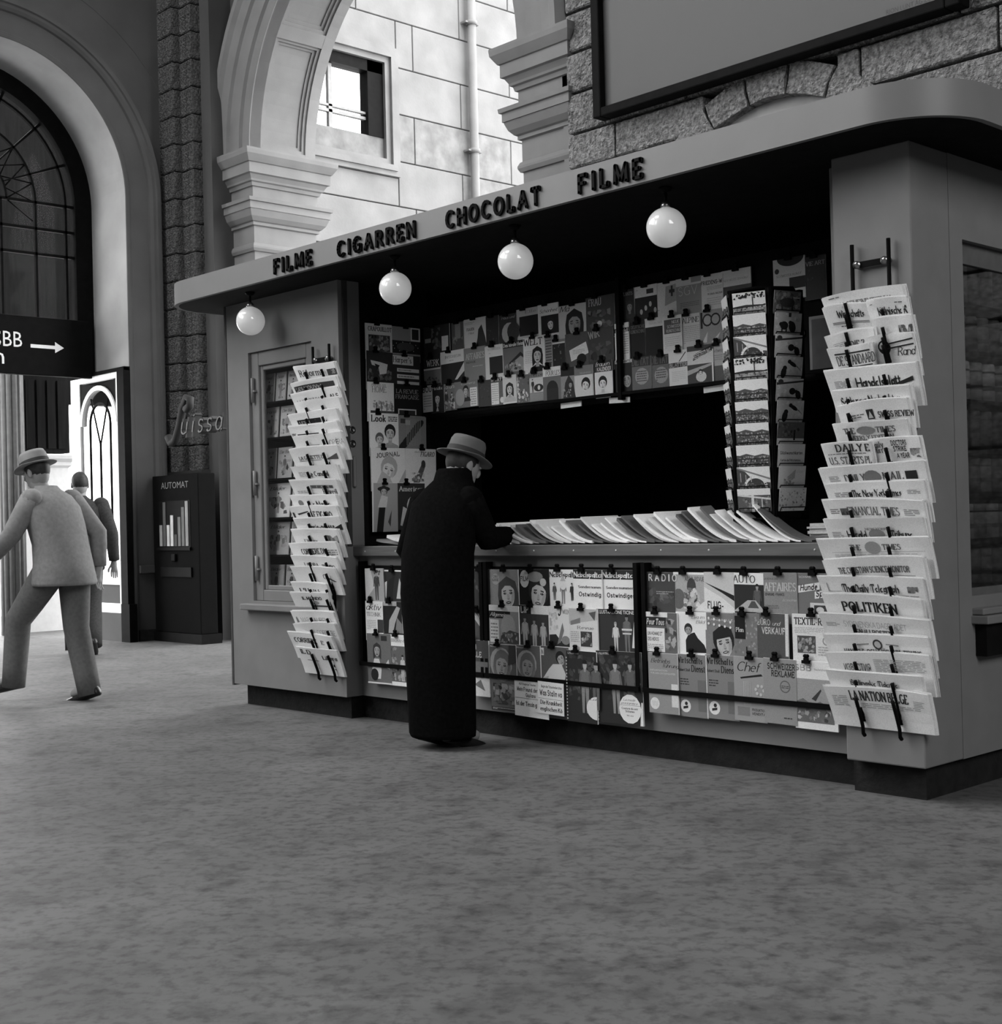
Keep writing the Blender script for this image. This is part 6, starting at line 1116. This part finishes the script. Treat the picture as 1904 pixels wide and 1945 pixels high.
# ------------------------------------------------------------------ picture books in the left show window
BK = [(0,[.17,.13,.12,.14],.20,.5),(1,[.24,.20,.14],.21,.6),(2,[.26,.2,.14],.22,.8),(3,[.11,.16,.15,.13],.2,.5),(4,[.15,.16,.16,.12],.2,.72),(5,[.11,.11,.12,.1,.11],.19,.6)]
BOOKL = ['dark picture books','nursery picture books','white picture books','photo booklets','illustrated booklets','small dolls booklets']
for si, ws, hh, tone in BK:
    x = WX0 + .015; z = SHELF[si]
    for j, ww in enumerate(ws):
        if x+ww > WX1-.03: break
        mb = MB(); mb.box(0,ww,-.008,0,0,hh); o = mb.build('picture_book', PAPER, loc=(x, YB+.11+.008*j, z), rot=(R(-5),0,0))
        tag(o, f'picture book in the booth window, {ORD[j]} from left on {ORD[5-si]} shelf from top', 'book', 'picture books in the booth window')
        pr = Print(ww, hh, lambda u,v,d: (u,-.008-d,v)); pr.rect(0,0,1,1,tone*rnd.uniform(.8,1.1))
        pr.speck(.08,.1,.92,.6,14,.03,.5,.14); pr.figure(.5,.12,.6,rnd.uniform(.03,.5),rnd.uniform(.03,.3)); pr.text(rnd.choice(('Mein Buch','Der Bär','Hansli','Bilder','Die Reise')),'script',.12,.8,.1,.04,w=.7)
        pr.mb.build('cover_print', INK, o); x += ww+.012
# ------------------------------------------------------------------ goods in the right show window
for si, z in enumerate(SSH):
    y = SY0+.03; j = 0
    while y < SY1-.14:
        rr = (.042,.05,.044,.046,.05,.045,.05)[si]; hh = (.15,.15,.15,.17,.17,.16,.18)[si]; tone = (.05,.10,.07,.04,.16,.08,.05)[si]*(1 if j % 2 else .6)
        t_ = empty('paper_roll', f'paper-wrapped cylinder in the right side window, {ORD[j]} from front on {ORD[6-si]} shelf from top', 'package', (KX1-.14, y+rr, z), 'cylinders in the right side window')
        MB().lathe([(.002,0),(rr,0),(rr,hh-.006),(rr-.004,hh),(.002,hh)], n=18, ink=.0).build('wrap', mat('wrap_%03d' % int(tone*1000), tone, var=.2, scale=60), t_)
        MB().lathe([(rr+.0006,hh*.3),(rr+.0006,hh*.42)], n=18, caps=False).build('band', mat('wrap_band', .02), t_)
        MB().lathe([(rr+.0006,hh*.75),(rr+.0006,hh*.8)], n=18, caps=False).build('band', mat('wrap_band', .02), t_)
        y += 2*rr+.012; j += 1

# small things on the dark board beside the postcards
ov = MB(); ov.prism([(.048*math.cos(R(a)), .031*math.sin(R(a))) for a in range(0,360,15)], lambda x,y,d: (x,d,y), -.006, 0)
ov = tag(ov.build('enamel_plate', WHITE, loc=(-3.845,5.606,2.03)), 'small white oval plate right of the postcard stand', 'plate')
pr = Print(.096,.062, lambda u,v,d: (u-.048,-.006-d,v-.031)); pr.text('POUR','bold',.28,.55,.16,.03,w=.42); pr.text('FUMEURS','bold',.2,.3,.16,.03,w=.58); pr.mb.build('lettering', INK, ov)
cf = empty('framed_notice', 'grey framed notice between postcards and right pillar', 'notice', (-3.70,5.60,1.83))
MB().box(-.06,.12,-.012,0,0,.27).build('frame', mat('notice_frame', .35), cf); MB().box(-.045,.105,-.014,-.012,.015,.255).build('sheet', mat('notice_sheet', .16), cf)
for i, (x, w_) in enumerate(((-5.42,.16),(-5.05,.15),(-4.40,.2))):
    tag(MB().box(0,w_,-.004,0,-.03,0).build('paper_slip', PAPER, loc=(x,5.585,1.82), rot=(0,R((-1,2,-2)[i]),0)), f'white paper slip under the upper racks, {ORD[i]} from left', 'paper', 'paper slips under the upper racks')

# headline sheets hung below the bar of the middle rack
def sheet(x, zt, w_, h_, lines_, label, y):
    mb = MB(); mb.box(0,w_,-.0015,0,-h_,0); o = tag(mb.build('headline_sheet', PAPER, loc=(x,y,zt), rot=(R(1),R(1.2),0)), label, 'poster', 'headline sheets on the middle front rack')
    pr = Print(w_, h_, lambda u,v,d: (u,-.0015-d,v-h_)); pr.rect(0,0,1,1,.8)
    for t, st_, x_, y_, hh, ww in lines_: pr.text(t, st_, x_, y_, hh, .02, w=ww)
    pr.rect(.02,.47,.98,.48,.1); pr.mb.build('lettering', INK, o)
sheet(-5.235, .343, .25, .20, (('HEUTE Beginn des Tatsachen','bold',.14,.82,.05,.5),('Mein Freund, der','bold',.08,.66,.10,.62),('Giuliano','bold',.34,.52,.09,.3),('Ist der Tessin g','romanb',.05,.28,.11,.62)), 'white headline sheet, left and lower of two, under middle rack bar', 4.992)
sheet(-5.055, .335, .185, .165, (('Beginn des Tatsachenberichtes','bold',.14,.82,.07,.8),('Was Stalin vo','bold',.08,.58,.16,.88),('Die Krankheit','romanb',.1,.3,.12,.86),('englischen Kö','romanb',.1,.1,.12,.86)), 'white headline sheet with four bold lines, right of two under middle rack bar', 4.986)

# ------------------------------------------------------------------ people
def skin_mesh(verts, edges, root=0, sub=1):
    me = bpy.data.meshes.new('body'); me.from_pydata([v[0] for v in verts], edges, []); o = bpy.data.objects.new('body', me); COL.objects.link(o)
    s_ = o.modifiers.new('skin', 'SKIN'); s_.use_smooth_shade = True
    for i, v in enumerate(verts):
        d = me.skin_vertices[0].data[i]; r_ = v[1]; d.radius = (r_, r_) if not isinstance(r_, tuple) else r_; d.use_root = i == root
    m2 = o.modifiers.new('smooth', 'SUBSURF'); m2.levels = sub; m2.render_levels = sub
    dg = bpy.context.evaluated_depsgraph_get(); out = bpy.data.meshes.new_from_object(o.evaluated_get(dg)); bpy.data.objects.remove(o); return out
def ell3(mb, c, rx, ry, rz, mi=0, n=12, rot=None):
    rs = []
    for i in range(n+1):
        t = math.pi*i/n
        ring = []
        for j in range(n):
            a = 2*math.pi*j/n; p = Vector((max(rx*math.sin(t),.0005)*math.cos(a), max(ry*math.sin(t),.0005)*math.sin(a), -rz*math.cos(t)))
            if rot: p = rot @ p
            ring.append(Vector(c)+p)
        rs.append(ring)
    mb.rings(rs, mi=mi, smooth=True)
def loft(mb, rs, n=22, wav=0.0, **k):
    """rings (x, y, z, half width, half depth): a garment of elliptical sections"""
    out = []
    for q, (x,y,z,a,b) in enumerate(rs):
        out.append([(x+(a+wav*math.sin(3*t*2*math.pi/n+q*.7))*math.cos(2*math.pi*t/n), y+(b+wav*math.cos(4*t*2*math.pi/n+q))*math.sin(2*math.pi*t/n), z) for t in range(n)])
    k.setdefault('smooth', True); mb.rings(out, **k)
def limb(mb, pts, rad, n=12, sub=3, **k):
    P, Q = [], []
    for i in range(len(pts)-1):
        for s_ in range(sub):
            t = s_/sub; P.append(Vector(pts[i]).lerp(Vector(pts[i+1]), t)); Q.append(rad[i]+(rad[i+1]-rad[i])*t)
    P.append(Vector(pts[-1])); Q.append(rad[-1]); mb.tube(P, Q, n, **k)
def hand_verts(V, Ed, wrist_i, wrist, d, side, curl=.5):
    """palm and five fingers growing from the wrist along d"""
    d = Vector(d).normalized(); up_ = Vector((0,0,1)); lat = d.cross(up_)
    if lat.length < .2: lat = Vector((1,0,0))
    lat.normalize(); nrm = lat.cross(d).normalized(); w_ = Vector(wrist)
    V.append((w_+d*.05, (.03,.018))); palm = len(V)-1; Ed.append((wrist_i, palm))
    V.append((w_+d*.085, (.034,.015))); kn = len(V)-1; Ed.append((palm, kn))
    for k, (off, ln) in enumerate(((-.027,.062),(-.009,.075),(.009,.078),(.026,.068))):
        a = w_+d*.10+lat*off; V.append((a, .0095)); i0 = len(V)-1; Ed.append((kn, i0))
        b = a+d*ln*.5-nrm*ln*.25*curl; V.append((b, .009)); Ed.append((i0, i0+1))
        c = b+d*ln*.32-nrm*ln*.5*curl; V.append((c, .0075)); Ed.append((i0+1, i0+2))
    a = w_+d*.045+lat*.034*side; V.append((a, .011)); i0 = len(V)-1; Ed.append((palm, i0))
    b = a+d*.035+lat*.02*side-nrm*.01; V.append((b, .0095)); Ed.append((i0, i0+1)); c = b+d*.028; V.append((c,.008)); Ed.append((i0+1, i0+2))
def person(label, loc, face, J, coat, coat_mat, trouser_mat, hat=None, hair=HAIR, shoe=LEATH, scale=1.0):
    """J: joints in the person's own frame (x right, y forward, z up)"""
    o = empty('person', label, 'person', loc, rot=(0,0,face)); o.scale = (scale,)*3
    V, Ed = [], []
    def add(n, r_, to=None):
        V.append((Vector(J[n]) if isinstance(n, str) else Vector(n), r_)); i = len(V)-1
        if to is not None: Ed.append((to, i))
        return i
    pel = add('pelvis', .11); ch = add('chest', (.11,.08), pel); nk = add('neck', .055, ch)
    hd = Vector(J['head']); hb = add(hd-Vector((0,-.01,.075)), (.062,.075), nk); hm = add(hd, (.076,.095), hb); ht = add(hd+Vector((0,-.01,.075)), (.07,.085), hm)
    for s_, S in ((-1,'l'),(1,'r')):
        a = add('sho_'+S, .05, ch); b = add('elb_'+S, .044, a); c = add('wri_'+S, .028, b)
        hand_verts(V, Ed, c, J['wri_'+S], Vector(J['wri_'+S])-Vector(J['elb_'+S])*1.0 if 'hd_'+S not in J else J['hd_'+S], -s_)
        a = add('hip_'+S, .085, pel); b = add('kne_'+S, .06, a); c = add('ank_'+S, .042, b)
        tt = Vector(J['ank_'+S])+Vector(J.get('toe_'+S, (0,.16,-.05))); add(tt, .032, c)
    me = skin_mesh(V, Ed, pel)
    mb = MB(); mb.add([v.co for v in me.vertices], [tuple(p.vertices) for p in me.polygons], smooth=True); bpy.data.meshes.remove(me)
    tl = J.get('tilt', 0); ht_ = J.get('turn', 0); Rm = Matrix.Rotation(R(ht_), 3, 'Z') @ Matrix.Rotation(R(-tl), 3, 'X')
    f = lambda x, y, z: hd + Rm @ Vector((x, y, z))
    ell3(mb, f(0,.0,.0), .074, .092, .11, rot=Rm, n=14)
    ell3(mb, f(0,.098,-.005), .013, .018, .026, rot=Rm, n=8)
    for s_ in (-1, 1): ell3(mb, f(s_*.076,-.005,-.005), .010, .020, .033, rot=Rm, n=8); ell3(mb, f(s_*.03,.083,.02), .013, .01, .008, rot=Rm, n=8)
    mb.box(hd.x-.022, hd.x+.022, hd.y+.085, hd.y+.094, hd.z-.052, hd.z-.044)
    body = mb.build('body', SKIN, o)
    mb = MB(); rs = []
    ell3(mb, f(0,-.014,.028), .081, .093, .098, rot=Rm, n=14); mb.build('hair', hair, o)
    if hat:
        mb = MB(); H0 = f(0,-.005,.055); n = 26
        def ring(r1, r2, z, dip=0): return [H0 + Rm @ Vector((r1*math.cos(2*math.pi*j/n), r2*math.sin(2*math.pi*j/n), z - dip*abs(math.sin(2*math.pi*j/n)))) for j in range(n)]
        mb.rings([ring(.088,.104,-.004),ring(.135,.158,.0,.015),ring(.136,.160,.004,.015),ring(.092,.108,.008),ring(.089,.105,.03),ring(.086,.100,.075),ring(.075,.09,.098),ring(.03,.05,.092)], smooth=True)
        hh = mb.build('hat', hat, o)
        mb = MB(); mb.rings([ring(.0935,.1095,.008),ring(.0915,.1075,.034)], caps=False, smooth=True); mb.build('hat_band', BAND, hh)
    mb = MB(); loft(mb, coat, wav=.006); jb = mb.build('coat', coat_mat, o)
    for S in 'lr':
        mb = MB(); limb(mb, [J['sho_'+S], J['elb_'+S], Vector(J['wri_'+S]).lerp(Vector(J['elb_'+S]), .04)], [.078,.064,.05]); ell3(mb, J['sho_'+S], .078, .078, .078); mb.build('sleeve', coat_mat, jb)
        mb = MB(); a, k_, h_ = Vector(J['ank_'+S]), Vector(J['kne_'+S]), Vector(J['hip_'+S]); limb(mb, [h_, k_, a+Vector((0,-.005,-.05))], [.115,.088,.078], n=14); mb.build('trouser_leg', trouser_mat, o)
        tv = Vector(J.get('toe_'+S, (0,.16,-.05))); L = tv.length; dv = tv.normalized(); lat = dv.cross(Vector((0,0,1))).normalized(); upv = lat.cross(dv)
        mb = MB(); rs = []
        for t, hw, hh_, lift in ((-.45,.022,.03,.0),(-.38,.034,.05,.0),(-.1,.036,.055,0),(.35,.038,.042,0),(.75,.045,.03,0),(1.15,.042,.024,0),(1.4,.028,.018,0),(1.48,.008,.01,0)):
            c = a + tv*0 + dv*(L*t) - upv*.045
            rs.append([c + lat*(hw*math.cos(2*math.pi*j/12)) + upv*((hh_*math.sin(2*math.pi*j/12)) if math.sin(2*math.pi*j/12) > 0 else .028*math.sin(2*math.pi*j/12)) for j in range(12)])
        mb.rings(rs, smooth=True); mb.build('shoe', shoe, o)
    return o
# man in the long dark coat leaning over the ledge
person('person in a long black coat and grey hat bending over the ledge', (-5.43,4.68,0), R(4),
  dict(pelvis=(0,-.02,.88), chest=(0,.05,1.20), neck=(.01,.10,1.34), head=(.02,.15,1.455), tilt=20, turn=-14,
   sho_l=(-.16,.03,1.27), elb_l=(-.205,-.05,1.02), wri_l=(-.18,.10,.87), hd_l=(0,.6,-.6), sho_r=(.16,.05,1.27), elb_r=(.21,.13,1.07), wri_r=(.13,.37,1.085), hd_r=(-.2,1,-.08),
   hip_l=(-.08,-.02,.86), kne_l=(-.08,0,.47), ank_l=(-.085,-.03,.09), hip_r=(.08,-.02,.86), kne_r=(.08,.01,.47), ank_r=(.085,-.01,.09)),
  [(0,-.03,.06,.185,.155),(0,-.03,.08,.19,.16),(0,-.03,.5,.20,.165),(0,-.04,.8,.21,.17),(0,-.03,1.0,.21,.165),(0,.01,1.15,.215,.155),(0,.03,1.27,.21,.14),(.005,.06,1.34,.155,.12),(.01,.08,1.385,.105,.10),(.01,.09,1.43,.092,.092),(.01,.095,1.445,.08,.08)],
  CLOTHB, CLOTHB, hat=FELT)
# man in the pale suit striding to the left
person('person in a pale grey suit striding left with back to us', (-8.93,4.33,0), math.atan2(-.40,-.92)-R(90),
  dict(pelvis=(0,.08,.93), chest=(0,.16,1.27), neck=(0,.22,1.45), head=(0,.29,1.58), tilt=18,
   sho_l=(-.19,.17,1.39), elb_l=(-.27,.28,1.15), wri_l=(-.22,.47,1.02), hd_l=(0,.7,-.5), sho_r=(.19,.15,1.39), elb_r=(.28,.0,1.15), wri_r=(.26,-.02,.91), hd_r=(0,.1,-1),
   hip_l=(-.09,.10,.91), kne_l=(-.09,.40,.56), ank_l=(-.09,.46,.15), toe_l=(0,.15,-.03), hip_r=(.09,.06,.91), kne_r=(.08,.04,.50), ank_r=(.07,-.07,.085)),
  [(0,.06,.80,.235,.20),(0,.06,.82,.24,.205),(0,.07,.95,.225,.18),(0,.09,1.08,.215,.165),(0,.13,1.22,.23,.165),(0,.16,1.34,.235,.15),(0,.18,1.42,.18,.12),(0,.20,1.46,.10,.09),(0,.21,1.49,.072,.075)],
  SUIT, TROUS, hat=mat('pale_felt_hat', 0.204, rough=.95))
# man in the dark suit further off
person('person in a dark suit with dark hair walking off behind the striding man', (-12.33,6.08,0), math.atan2(.43,-.9)-R(90),
  dict(pelvis=(0,0,.95), chest=(0,.02,1.30), neck=(0,.02,1.49), head=(0,.04,1.62), tilt=6,
   sho_l=(-.19,.0,1.42), elb_l=(-.25,-.03,1.14), wri_l=(-.23,.10,.90), hd_l=(0,.3,-1), sho_r=(.19,.0,1.42), elb_r=(.28,-.06,1.14), wri_r=(.30,.0,.88), hd_r=(0,.2,-1),
   hip_l=(-.09,0,.93), kne_l=(-.09,.10,.52), ank_l=(-.09,.06,.09), hip_r=(.09,0,.93), kne_r=(.09,.0,.52), ank_r=(.09,-.2,.14), toe_r=(0,.13,-.09)),
  [(0,0,.80,.205,.15),(0,0,.82,.21,.155),(0,0,1.0,.19,.135),(0,0,1.15,.195,.135),(0,0,1.3,.215,.135),(0,0,1.40,.2,.12),(0,.0,1.46,.13,.10),(0,.01,1.50,.075,.08),(0,.01,1.515,.06,.065)],
  SUITD, SUITD)
# ------------------------------------------------------------------ chocolate machine and the script sign beside the booth
va = empty('vending_machine', 'dark vending machine with glass front left of the kiosk', 'vending machine', (-12.72,7.42,0))
bevel(MB().box(-.46,.46,-.10,.10,.10,1.74).build('cabinet', mat('vending_enamel', .005, rough=.8, spec=.03), va), .008)
MB().box(-.50,.50,-.12,.12,0,.10).build('base', BLACK, va)
MB().box(-.28,.40,-.02,.09,1.741,1.775).build('top_cap', BLACK, va)
pr = Print(.92, .2, lambda u,v,d: (-.46+u,-.101-d,1.50+v)); pr.text('AUTOMAT','sans',.2,.50,.33,.14,w=.6); pr.mb.build('lettering', INK, va)
MB().box(-.33,.30,-.104,-.1,.98,1.47).build('window_recess', BLACK, va)
for i, (hh, tone) in enumerate(((.22,.2),(.46,.05),(.22,.35),(.32,.4),(.12,.04),(.30,.12),(.40,.10),(.46,.22))):
    MB().box(-.31+.075*i,-.255+.075*i,-.112,-.104,1.0,1.0+hh).build('chocolate_column', mat('column_%02d' % int(tone*100), tone), va)
MB().box(-.345,.315,-.125,-.1,.955,.985).build('tray_lip', BLACK, va)
bevel(MB().box(-.06,.02,-.13,-.1,.84,.92).build('coin_slot', BLACK, va), .01)
MB().box(-.30,.32,-.118,-.1,.68,.78).build('delivery_tray', BLACK, va)
ss = empty('script_sign', 'dark script neon sign half hidden behind the kiosk', 'sign', (-12.15,7.22,2.22))
SG = mat('sign_body_dark', .02); SGF = mat('sign_face_grey', .16)
pts = [(-.50,-.09),(-.45,-.16),(-.36,-.14),(-.27,.0),(-.2,.18),(-.12,.28),(-.05,.26),(-.06,.19),(-.14,.16)]
MB().tube([(x,0,z) for x, z in pts], .042, 8).build('letter', SG, ss)
x = -.16
for ch, wd in (('u',.17),('i',.08),('s',.13),('s',.13),('a',.17)):
    for nm, d0, d1, mm in (('letter',-.045,.03,SG),('letter_face',-.052,-.046,SGF)):
        mb = MB(); _, pl = glyph(ch,'script')
        for p in pl:
            k = .17 if nm == 'letter' else .17
            cx, cy = sum(q[0] for q in p)/len(p), sum(q[1] for q in p)/len(p); g_ = 1.5 if nm == 'letter' else .8
            pp_ = [(x+(cx+(a-cx)*g_)*k*1.15, -.09+(cy+(b-cy)*g_)*k*1.2) for a, b in p]
            mb.prism(pp_, FA, d0, d1)
        mb.build(nm, mm, ss)
    x += wd+.035
MB().tube([(-.1,.0,-.05),(-.1,.3,-.05)], .012, 6).tube([(.35,0,-.05),(.35,.42,-.05)], .012, 6).build('bracket', BLACK, ss)
